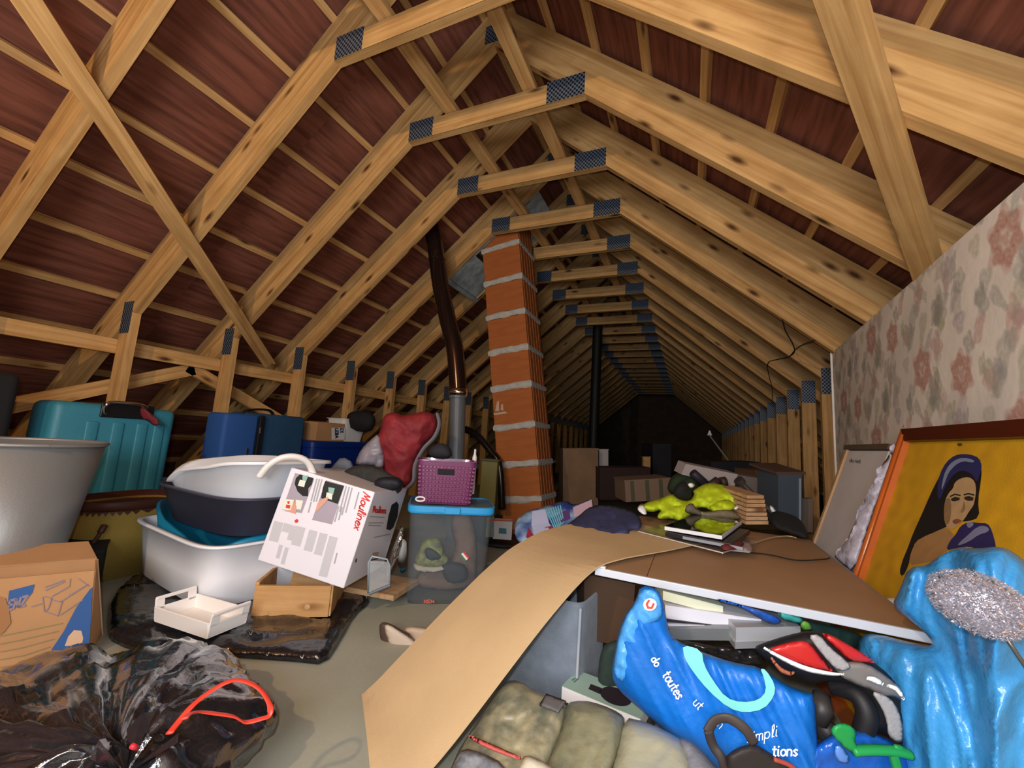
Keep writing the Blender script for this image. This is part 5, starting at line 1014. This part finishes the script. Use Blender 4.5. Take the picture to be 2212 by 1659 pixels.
soft('blue_carrier_handle', [(1545, 1292), (1575, 1298), (1640, 1318), (1680, 1332), (1690, 1345), (1668, 1350), (1640, 1335), (1600, 1310), (1560, 1300)], lambda x, y: .99, mat('cobalt_film', '#2459b8', .4, bump=(30, .004)), tf=.010, tb=.01, R=8, step=7, amp=.010, label='cobalt blue plastic strap above the white case, under the brown panel', cat='strap')
soft('teal_film_scrap', [(1678, 1322), (1700, 1324), (1735, 1335), (1738, 1348), (1715, 1345), (1690, 1338)], lambda x, y: .98, mat('teal_film', '#3ca59f', .5), tf=.008, tb=.01, R=8, step=6, amp=.006, label='small teal plastic scrap under the front edge of the panel', cat='scrap')
soft('green_clip', [(1735, 1340), (1748, 1345), (1756, 1362), (1735, 1362), (1728, 1350)], lambda x, y: .93, mat('leaf_green_plastic', '#62a03a', .5), tf=.008, tb=.01, R=6, step=5, amp=0, label='small leaf green clip above the red and black helmet', cat='clip')
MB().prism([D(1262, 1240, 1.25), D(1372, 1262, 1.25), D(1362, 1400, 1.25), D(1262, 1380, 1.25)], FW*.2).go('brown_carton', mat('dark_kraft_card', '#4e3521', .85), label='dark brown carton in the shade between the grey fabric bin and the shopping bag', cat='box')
soft('dark_green_bag', [(1292, 1440), (1300, 1400), (1318, 1385), (1345, 1380), (1345, 1480), (1320, 1500), (1292, 1490)], lambda x, y: 1.12, mat('bottle_green_fabric', '#24332c', .85), tf=.03, tb=.05, R=20, step=8, amp=.008, label='bottle green sack between the grey fabric bin and the shopping bag', cat='sack')
soft('dark_green_cloth', [(1728, 1338), (1800, 1352), (1870, 1372), (1860, 1400), (1800, 1410), (1760, 1380)], lambda x, y: 1.02, mat('dark_teal_cloth', '#15352f', .85), tf=.02, tb=.05, R=16, step=8, amp=.008, label='dark teal cloth under the front edge of the panel, behind the red helmet', cat='cloth')

# ---------------------------------------------------------------- red, black and grey bike helmet-like case with reflective strips
rg = mat('gloss_red_shell', '#c02626', .3, coat=.5); bkr = mat('black_rubber', '#151316', .6); gm = mat('smoked_grey_shell', '#7c7672', .35, coat=.3)
hm = thing('padded_protector', D(1790, 1560, .82), 'red, black and grey padded riding gear with bright reflective strips', 'riding gear')
hd2 = lambda x, y: .86-(x-1640)*.00012
soft('padded_body', [(1628, 1398), (1645, 1390), (1700, 1372), (1745, 1362), (1790, 1368), (1830, 1392), (1880, 1425), (1925, 1460), (1960, 1485), (1974, 1505), (1960, 1525), (1968, 1550), (1966, 1590), (1958, 1610), (1942, 1606), (1912, 1590), (1880, 1580), (1885, 1550), (1870, 1510), (1840, 1478), (1800, 1470), (1750, 1476), (1710, 1462), (1672, 1440), (1645, 1418)], hd2, bkr, hm, tf=.05, tb=.05, R=30, step=7, amp=.003, fr=14)
hf = lambda o: (lambda x, y: hd2(x, y)-.045-o)
soft('red_shell', [(1655, 1402), (1700, 1388), (1740, 1382), (1760, 1400), (1790, 1440), (1802, 1452), (1760, 1448), (1700, 1428)], hf(.0), rg, hm, tf=.010, tb=.01, R=12, step=7, amp=0)
soft('red_shell', [(1772, 1368), (1790, 1368), (1850, 1402), (1895, 1432), (1870, 1432), (1835, 1428), (1815, 1410)], hf(.0), rg, hm, tf=.010, tb=.01, R=12, step=7, amp=0)
soft('grey_shell', [(1800, 1440), (1830, 1428), (1872, 1432), (1915, 1460), (1955, 1495), (1950, 1515), (1930, 1505), (1905, 1505), (1880, 1490), (1840, 1475), (1815, 1462)], hf(.0), gm, hm, tf=.010, tb=.01, R=12, step=7, amp=0)
ribc = mat('grey_webbing', '#a29fa0', .5, bump=(200, .001))
soft('webbing_strap', [(1745, 1372), (1770, 1370), (1792, 1398), (1832, 1430), (1840, 1445), (1812, 1452), (1790, 1430), (1765, 1400)], hf(.012), ribc, hm, tf=.004, tb=.004, R=4, step=6, amp=0)
soft('webbing_strap', [(1880, 1492), (1910, 1500), (1935, 1520), (1950, 1560), (1952, 1600), (1940, 1606), (1918, 1590), (1916, 1560), (1905, 1530)], hf(.012), ribc, hm, tf=.004, tb=.004, R=4, step=6, amp=0)
def strip(pts_, wd, nm='reflective_strip', mm=None):
    pl = []; up_s = []; 
    L = [(p[0], p[1]) for p in spline([Vector((a, b, 0)) for a, b in pts_], 6)]
    for i, p in enumerate(L):
        a = L[max(i-1, 0)]; b = L[min(i+1, len(L)-1)]; dx, dy = b[0]-a[0], b[1]-a[1]; l = math.hypot(dx, dy); f = wd*(.35+.65*math.sin(math.pi*min(max(i/(len(L)-1), .04), .96))); up_s.append((p[0]-dy/l*f/2, p[1]+dx/l*f/2)); pl.append((p[0]+dy/l*f/2, p[1]-dx/l*f/2))
    soft(nm, up_s+pl[::-1], hf(.016), mm or refl, hm, tf=.003, tb=.003, R=4, step=5, amp=0, sm=0)
strip([(1650, 1399), (1690, 1422), (1740, 1444), (1790, 1455), (1824, 1457)], 11)
strip([(1872, 1464), (1890, 1470), (1908, 1478)], 14); strip([(1915, 1480), (1938, 1490), (1953, 1512)], 11)
strip([(1665, 1420), (1685, 1445), (1705, 1455), (1716, 1452)], 10, 'orange_badge', mat('copper_ink', '#a45d3e', .5))
for (x0, y0, x1, y1) in ((1775, 1500, 1768, 1560), (1765, 1555, 1800, 1600)):
    MB().tube([D(x0, y0, .88), D((x0+x1)/2+3, (y0+y1)/2, .86), D(x1, y1, .86)], [.016, .022, .016], 10).go('padded_leg', mat('dark_grey_rubber', '#3a3534', .5), hm, smooth=True)
MB().tube(spline([D(1800, 1480, .86), D(1850, 1500, .82), D(1872, 1540, .8), D(1865, 1580, .8)], 6), .018, 10).go('padded_loop', bkr, hm, smooth=True)

# green handled blue bag
gb = thing('green_handled_bag', D(1850, 1700, .8), 'cobalt blue bag with bright green handles at the bottom edge of the photo', 'bag')
soft('bag_body', [(1690, 1720), (1720, 1640), (1760, 1610), (1800, 1582), (1830, 1575), (1880, 1580), (1930, 1600), (1968, 1640), (1980, 1720)], lambda x, y: .80, mat('cobalt_blue_film', '#1a62c4', .28, bump=(18, .006), var=.2), gb, tf=.04, tb=.06, R=35, step=8, amp=.010, fr=12)
grn = mat('bright_green_plastic', '#1f9a4b', .45)
soft('handle_tab', [(1793, 1580), (1803, 1564), (1830, 1562), (1852, 1580), (1846, 1600), (1858, 1622), (1840, 1628), (1812, 1605)], lambda x, y: .752, grn, gb, tf=.008, tb=.008, R=8, step=6, amp=.002)
MB().tube(spline([D(1842, 1622, .75), D(1880, 1620, .75), D(1930, 1622, .75), D(1966, 1630, .75)], 5), .0095, 10, flat=.8).go('handle_bar', grn, gb, smooth=True)
soft('handle_tab', [(1925, 1606), (1950, 1610), (1970, 1628), (1965, 1640), (1940, 1632)], lambda x, y: .752, grn, gb, tf=.008, tb=.008, R=8, step=6, amp=.002)
MB().tube([D(1928, 1625, .75), D(1940, 1665, .75), D(1950, 1700, .75)], .008, 8).go('handle_cord', grn, gb)
soft('clear_window', [(1806, 1606), (1830, 1622), (1838, 1650), (1812, 1648), (1802, 1630)], lambda x, y: .752, mat('clear_blue_film', '#5d8fe0', .15, spec=.9), gb, tf=.004, tb=.004, R=6, step=6, amp=.004)

# sandal / headphones like black straps at the bottom
sd = thing('black_sandal', D(1600, 1650, .8), 'black sandal with a looped strap and pink sole edge, in front of the shopping bag', 'sandal')
MB().tube(spline([D(1528, 1580, .80), D(1545, 1556, .80), D(1575, 1552, .79), D(1610, 1575, .78), D(1628, 1605, .78)], 6), .0095, 10, flat=.45, up=FW).go('upper_strap', mat('dark_taupe_leather', '#3f3633', .6), sd, smooth=True)
MB().tube(spline([D(1530, 1578, .80), D(1540, 1610, .80), D(1560, 1640, .79), D(1570, 1680, .79)], 6), .009, 10, flat=.5, up=FW).go('side_strap', mat('dark_taupe_leather2', '#39312f', .6), sd, smooth=True)
soft('footbed', [(1560, 1640), (1590, 1615), (1630, 1605), (1660, 1625), (1700, 1645), (1730, 1670), (1690, 1700), (1600, 1700)], lambda x, y: .78, mat('charcoal_leather', '#2b2523', .65, bump=(60, .001)), sd, tf=.02, tb=.02, R=18, step=8, amp=.004)
MB().tube(spline([D(1672, 1640, .76), D(1700, 1650, .76), D(1722, 1664, .76)], 5), .004, 8).go('coral_edge', mat('coral_rubber', '#a8483a', .6), sd, smooth=True)

# ---------------------------------------------------------------- grey fabric bin, green box, bag of clothes
felt = mat('grey_felt', '#848b95', .95, bump=(220, .0012), var=.18, vs=25, sheen=.2)
gfb = thing('grey_fabric_bin', (.66, .02, 0), 'tall grey felt storage bin under the left corner of the brown panel', 'storage bin')
gc = Vector((.69, .04)); gyaw = -.12
gzf = lambda t: -.09*max(0, math.cos(t-math.pi))-.01
tub('bin_body', gc, [(0, .128, .115), (.02, .130, .118), (.31, .138, .128)], felt, gfb, p=9, yaw=gyaw, thick=.005, lip=0, smooth=False, zf=gzf)
tub('stitched_hem', gc, [(.294, .1385, .1285), (.314, .139, .129)], mat('grey_felt_hem', '#6f767f', .9), gfb, p=9, yaw=gyaw, thick=.004, lip=0, smooth=False, zf=gzf) if False else None
gx = Rz(gyaw)
MB().tube([Vector((gc.x, gc.y, 0))+gx @ Vector((.124, -.113, .0)), Vector((gc.x, gc.y, .295))+gx @ Vector((.132, -.123, 0))], .004, 8).go('corner_piping', mat('pale_felt_piping', '#a9adb3', .9), gfb)
grb = thing('mint_green_box', (.885, -.117, .08), 'mint green carton with a dark brush picture, between the grey bin and clothes bag', 'box')
Rg = Euler((.001, .009, -.161)).to_matrix(); gcen = Vector((.885, -.117, .096))
MB().box(gcen, (.203, .099, .033), Rg, .001).go('white_sides', mat('white_card_side', '#e8e5ea', .6), grb); MB().box(gcen+Vector((0, 0, .0172)), (.2025, .0985, .0015), Rg).go('mint_top', mat('mint_card', '#9fbcae', .6), grb)
mg = plane_map(gcen+Vector((0, 0, .0181)), (0, 0, 1))
decal('brush_picture', mg, [[(1328+38*0+34*math.cos(a)*1.0+.0+2, 1505+19*math.sin(a)+9*math.cos(a)) for a in [i*math.pi/14 for i in range(28)]], [(1276, 1478), (1300, 1487), (1296, 1500), (1271, 1489)]], mat('plum_black_print', '#2b2029', .6), grb)
decal('brand_lettering', mg, stroke_polys([[(1236, 1470), (1246, 1464)], [(1240, 1474), (1250, 1466)]], 3), mat('dark_mint_ink', '#5b7a6d', .7), grb)
decal('white_triangle', mg, [[(1382, 1532), (1396, 1529), (1392, 1540)]], wp_, grb)
beamU = MB(); beamU.box((.885, -.10, .038), (.22, .11, .075), Rz(-.16), .004); beamU.go('dark_carton_under', mat('dark_kraft2', '#4a3e34', .9), label='dark carton under the mint green box', cat='box')

camo = mat('olive_clothes_under_film', '#8e8a6c', .4, col2='#6a6a55', vs=12, spec=.5, bump=(10, .012), coat=.25)
cb2 = thing('bag_of_folded_clothes', D(1250, 1700, .85), 'clear plastic bag of folded olive and khaki clothes at the bottom middle of the photo', 'clothes bag')
cdp = lambda x, y: .98-(y-1470)*.0009-(x-1100)*.00012
soft('folded_camouflage_clothes', [(1085, 1478), (1105, 1468), (1130, 1474), (1150, 1488), (1180, 1500), (1225, 1518), (1222, 1560), (1200, 1620), (1160, 1720), (950, 1720), (985, 1630), (1010, 1590), (1050, 1530)], cdp, mat('camouflage_cloth', '#9a9172', .45, col2='#5f6050', vs=22, bump=(9, .012), coat=.4), cb2, tf=.05, tb=.07, R=40, step=8, amp=.010, fr=9)
soft('folded_olive_clothes', [(1222, 1518), (1260, 1512), (1300, 1522), (1340, 1540), (1352, 1556), (1340, 1620), (1300, 1720), (1150, 1720), (1190, 1620), (1215, 1560)], cdp, camo, cb2, tf=.05, tb=.07, R=34, step=8, amp=.008, fr=10)
soft('folded_khaki_clothes', [(1345, 1548), (1400, 1560), (1460, 1590), (1480, 1605), (1500, 1660), (1480, 1720), (1300, 1720), (1328, 1640)], cdp, mat('pale_khaki_under_film', '#aaa78c', .4, var=.1, bump=(18, .005), coat=.3), cb2, tf=.05, tb=.07, R=34, step=8, amp=.006, fr=9)
soft('grey_cloth_end', [(1462, 1592), (1490, 1598), (1520, 1625), (1560, 1680), (1560, 1720), (1470, 1720), (1480, 1650)], cdp, mat('grey_knit', '#85868b', .8, bump=(80, .002)), cb2, tf=.045, tb=.06, R=25, step=8, amp=.008)
cfm = lambda o: (lambda x, y: (CAM+ray(x, y)*(cdp(x, y)-.05-o), -ray(x, y).normalized()))
soft('dark_label', [(1163, 1524), (1180, 1498), (1224, 1514), (1206, 1541)], lambda x, y: cdp(x, y)-.052, mat('charcoal_label', '#4f4b4a', .6), cb2, tf=.004, tb=.004, R=4, step=6, amp=0, sm=0)
soft('red_hem', [(1008, 1588), (1022, 1590), (1060, 1606), (1100, 1624), (1130, 1636), (1124, 1642), (1080, 1628), (1030, 1606)], lambda x, y: cdp(x, y)-.050, mat('coral_red_cloth', '#b9524a', .6), cb2, tf=.004, tb=.004, R=4, step=6, amp=0)
soft('cream_shirt', [(1125, 1634), (1150, 1632), (1200, 1660), (1240, 1720), (1110, 1720)], lambda x, y: cdp(x, y)-.045, mat('cream_cloth', '#d5cdb6', .7, bump=(30, .003)), cb2, tf=.02, tb=.02, R=15, step=8, amp=.006)
soft('grey_patterned_cloth', [(985, 1640), (1000, 1615), (1040, 1625), (1090, 1650), (1120, 1720), (950, 1720)], lambda x, y: cdp(x, y)-.045, mat('slate_patterned_cloth', '#55585e', .7, col2='#8d8f93', vs=45), cb2, tf=.02, tb=.02, R=15, step=8, amp=.006)
# boot lying on the floor
sh_ = thing('cream_slipper', Z(880, 1430, 0), 'cream lined brown slipper on its side on the floor behind the tan sheet', 'slipper')
sf = lambda x, y: (Z(860, 1440, .0)-CAM).dot(FW)-.0-(y-1440)*.0004
soft('slipper_sole', [(818, 1352), (826, 1343), (842, 1346), (870, 1362), (900, 1378), (930, 1378), (960, 1400), (900, 1470), (840, 1470), (836, 1420), (822, 1385)], lambda x, y: 1.50, mat('dark_taupe_sole', '#4b3c33', .7), sh_, tf=.02, tb=.05, R=10, step=6, amp=.0)
soft('slipper_lining', [(828, 1352), (840, 1348), (868, 1366), (900, 1388), (905, 1410), (880, 1428), (862, 1420), (840, 1392)], lambda x, y: 1.482, mat('cream_lining', '#c9b6a2', .8), sh_, tf=.014, tb=.01, R=14, step=6, amp=.002)
soft('slipper_upper', [(870, 1358), (890, 1352), (930, 1358), (960, 1380), (940, 1400), (905, 1400), (885, 1372)], lambda x, y: 1.50, mat('beige_upper', '#bfa68e', .8), sh_, tf=.03, tb=.02, R=12, step=6, amp=.002)
cd = thing('clear_packet', Z(1080, 1225, 0), 'clear plastic packet on the floor right of the storage box', 'packet')
soft('packet_film', [(1042, 1225), (1050, 1216), (1085, 1214), (1105, 1212), (1100, 1240), (1060, 1250), (1042, 1245)], 1, mat('dusty_clear_film', '#a9ab9c', .3, alpha=.7), cd, tf=.02, tb=0, R=8, step=7, amp=.004, mapper=floor_map(.004))

# ---------------------------------------------------------------- black rubbish bag, foreground left
rb_ = thing('black_rubbish_bag', (.0, -.82, 0), 'big tied black rubbish bag with a red drawstring in the lower left corner', 'rubbish bag')
gb2 = mat('black_bin_liner', '#1d1c20', .17, bump=(11, .012), spec=.9, coat=.8)
bcn = Vector((-.06, -.80, .0)); knot = Vector((.28, -.86, .200))
vs, fs = [], []; nu_, nv2 = 150, 60
for j in range(nv2+1):
    ph = (j/nv2)*math.pi
    for i in range(nu_):
        th = 2*math.pi*i/nu_
        # axis through the knot: top pole at the knot
        x = math.sin(ph)*math.cos(th); y = math.sin(ph)*math.sin(th); z = math.cos(ph)
        p = Vector((bcn.x+.38*x, bcn.y+.33*y, .09+.09*z))
        w = max(0, 1-ph/1.75); p = p.lerp(Vector((knot.x, knot.y, .185)), w*w*.0+max(0, 1-ph/1.2)**1.3)
        pl = math.sin(th*8+2.2*math.sin(th*2))*.6+math.sin(th*17+1+math.sin(th*3))*.22
        amp = .022*math.sin(min(ph*1.3, math.pi))*(1.0 if ph < 1.9 else .5)
        nrm = Vector((x/.43, y/.35, z/.13)).normalized()
        p += nrm*(amp*pl)+nrm*folds(p, 6, .026, 3)*min(1, ph*2)
        if ph < .5: p.z += .02*(1-ph/.5)*(1+.8*math.sin(th*7))
        if p.z < .003: p.z = .003
        vs.append(p)
fs = [(j*nu_+i, j*nu_+(i+1) % nu_, (j+1)*nu_+(i+1) % nu_, (j+1)*nu_+i) for j in range(nv2) for i in range(nu_)]
put('bag_body', vs, [f[::-1] for f in fs], gb2, rb_, smooth=True)
kb = MB(); rk = random.Random(6)
for k in range(14):
    a = rk.uniform(0, 6.28); r = rk.uniform(.03, .075); h = rk.uniform(.0, .05); c_ = knot+Vector((0, 0, -.01)); p1 = c_+Vector((math.cos(a)*r, math.sin(a)*r, h)); p2 = c_+Vector((math.cos(a+.5)*r*.9, math.sin(a+.5)*r*.9, h*.7)); kb.add([c_, p1, (p1+p2)/2+Vector((0, 0, .012)), p2], [(0, 1, 2), (0, 2, 3)])
kb.go('ruffled_neck', gb2, rb_)
soft('loose_corner', [(500, 1590), (530, 1575), (545, 1600), (575, 1625), (603, 1612), (590, 1640), (570, 1670), (480, 1690), (470, 1620)], lambda x, y: 1.03, gb2, rb_, tf=.015, tb=.015, R=20, step=7, amp=.015, fr=14)
dr = [(366, 1584), (385, 1560), (410, 1530), (432, 1510), (460, 1490), (490, 1474), (515, 1469), (545, 1478), (568, 1496), (583, 1524), (582, 1545), (566, 1552), (530, 1560), (505, 1548), (470, 1542), (432, 1538), (412, 1541), (398, 1552)]
zd_ = lambda i: .66+.13*math.sin(math.pi*min(i, 17)/17)
MB().tube(spline([D(x, y, zd_(i)) for i, (x, y) in enumerate(dr)], 5), .0058, 8, flat=.35, up=UP).go('red_drawstring', mat('red_drawstring_film', '#e2402f', .4), rb_, smooth=True)
MB().tube([knot+Vector((-.0, .01, .02)), knot+Vector((.012, -.004, .035))], .004, 8).go('red_tie', mat('red_tie_film', '#c02a34', .4), rb_, smooth=True)

# hanging wire on the right rafters
def onRP(x, y, o=.03): return hit((.86, 0, 1), 3.04-o, x, y)
hw_ = thing('hanging_wire', onRP(1700, 740), 'thin dark wire hooked under the right rafters above the row of studs', 'wire')
MB().tube(spline([onRP(1690, 690), onRP(1697, 715), onRP(1712, 742), onRP(1716, 760), onRP(1704, 770), onRP(1682, 776), onRP(1662, 781), onRP(1657, 792)], 5), .004, 6).go('wire_strand', mat('dark_wire', '#2a2119', .7), hw_, smooth=True)
MB().tube(spline([onRP(1706, 770), onRP(1722, 752), onRP(1740, 742), onRP(1760, 735)], 5), .004, 6).go('wire_strand', MATS['dark_wire'], hw_, smooth=True)
MB().tube(spline([onRP(1657, 792), onRP(1662, 815), onRP(1668, 840), onRP(1668, 870)], 5), .0035, 6).go('wire_strand', MATS['dark_wire'], hw_, smooth=True)
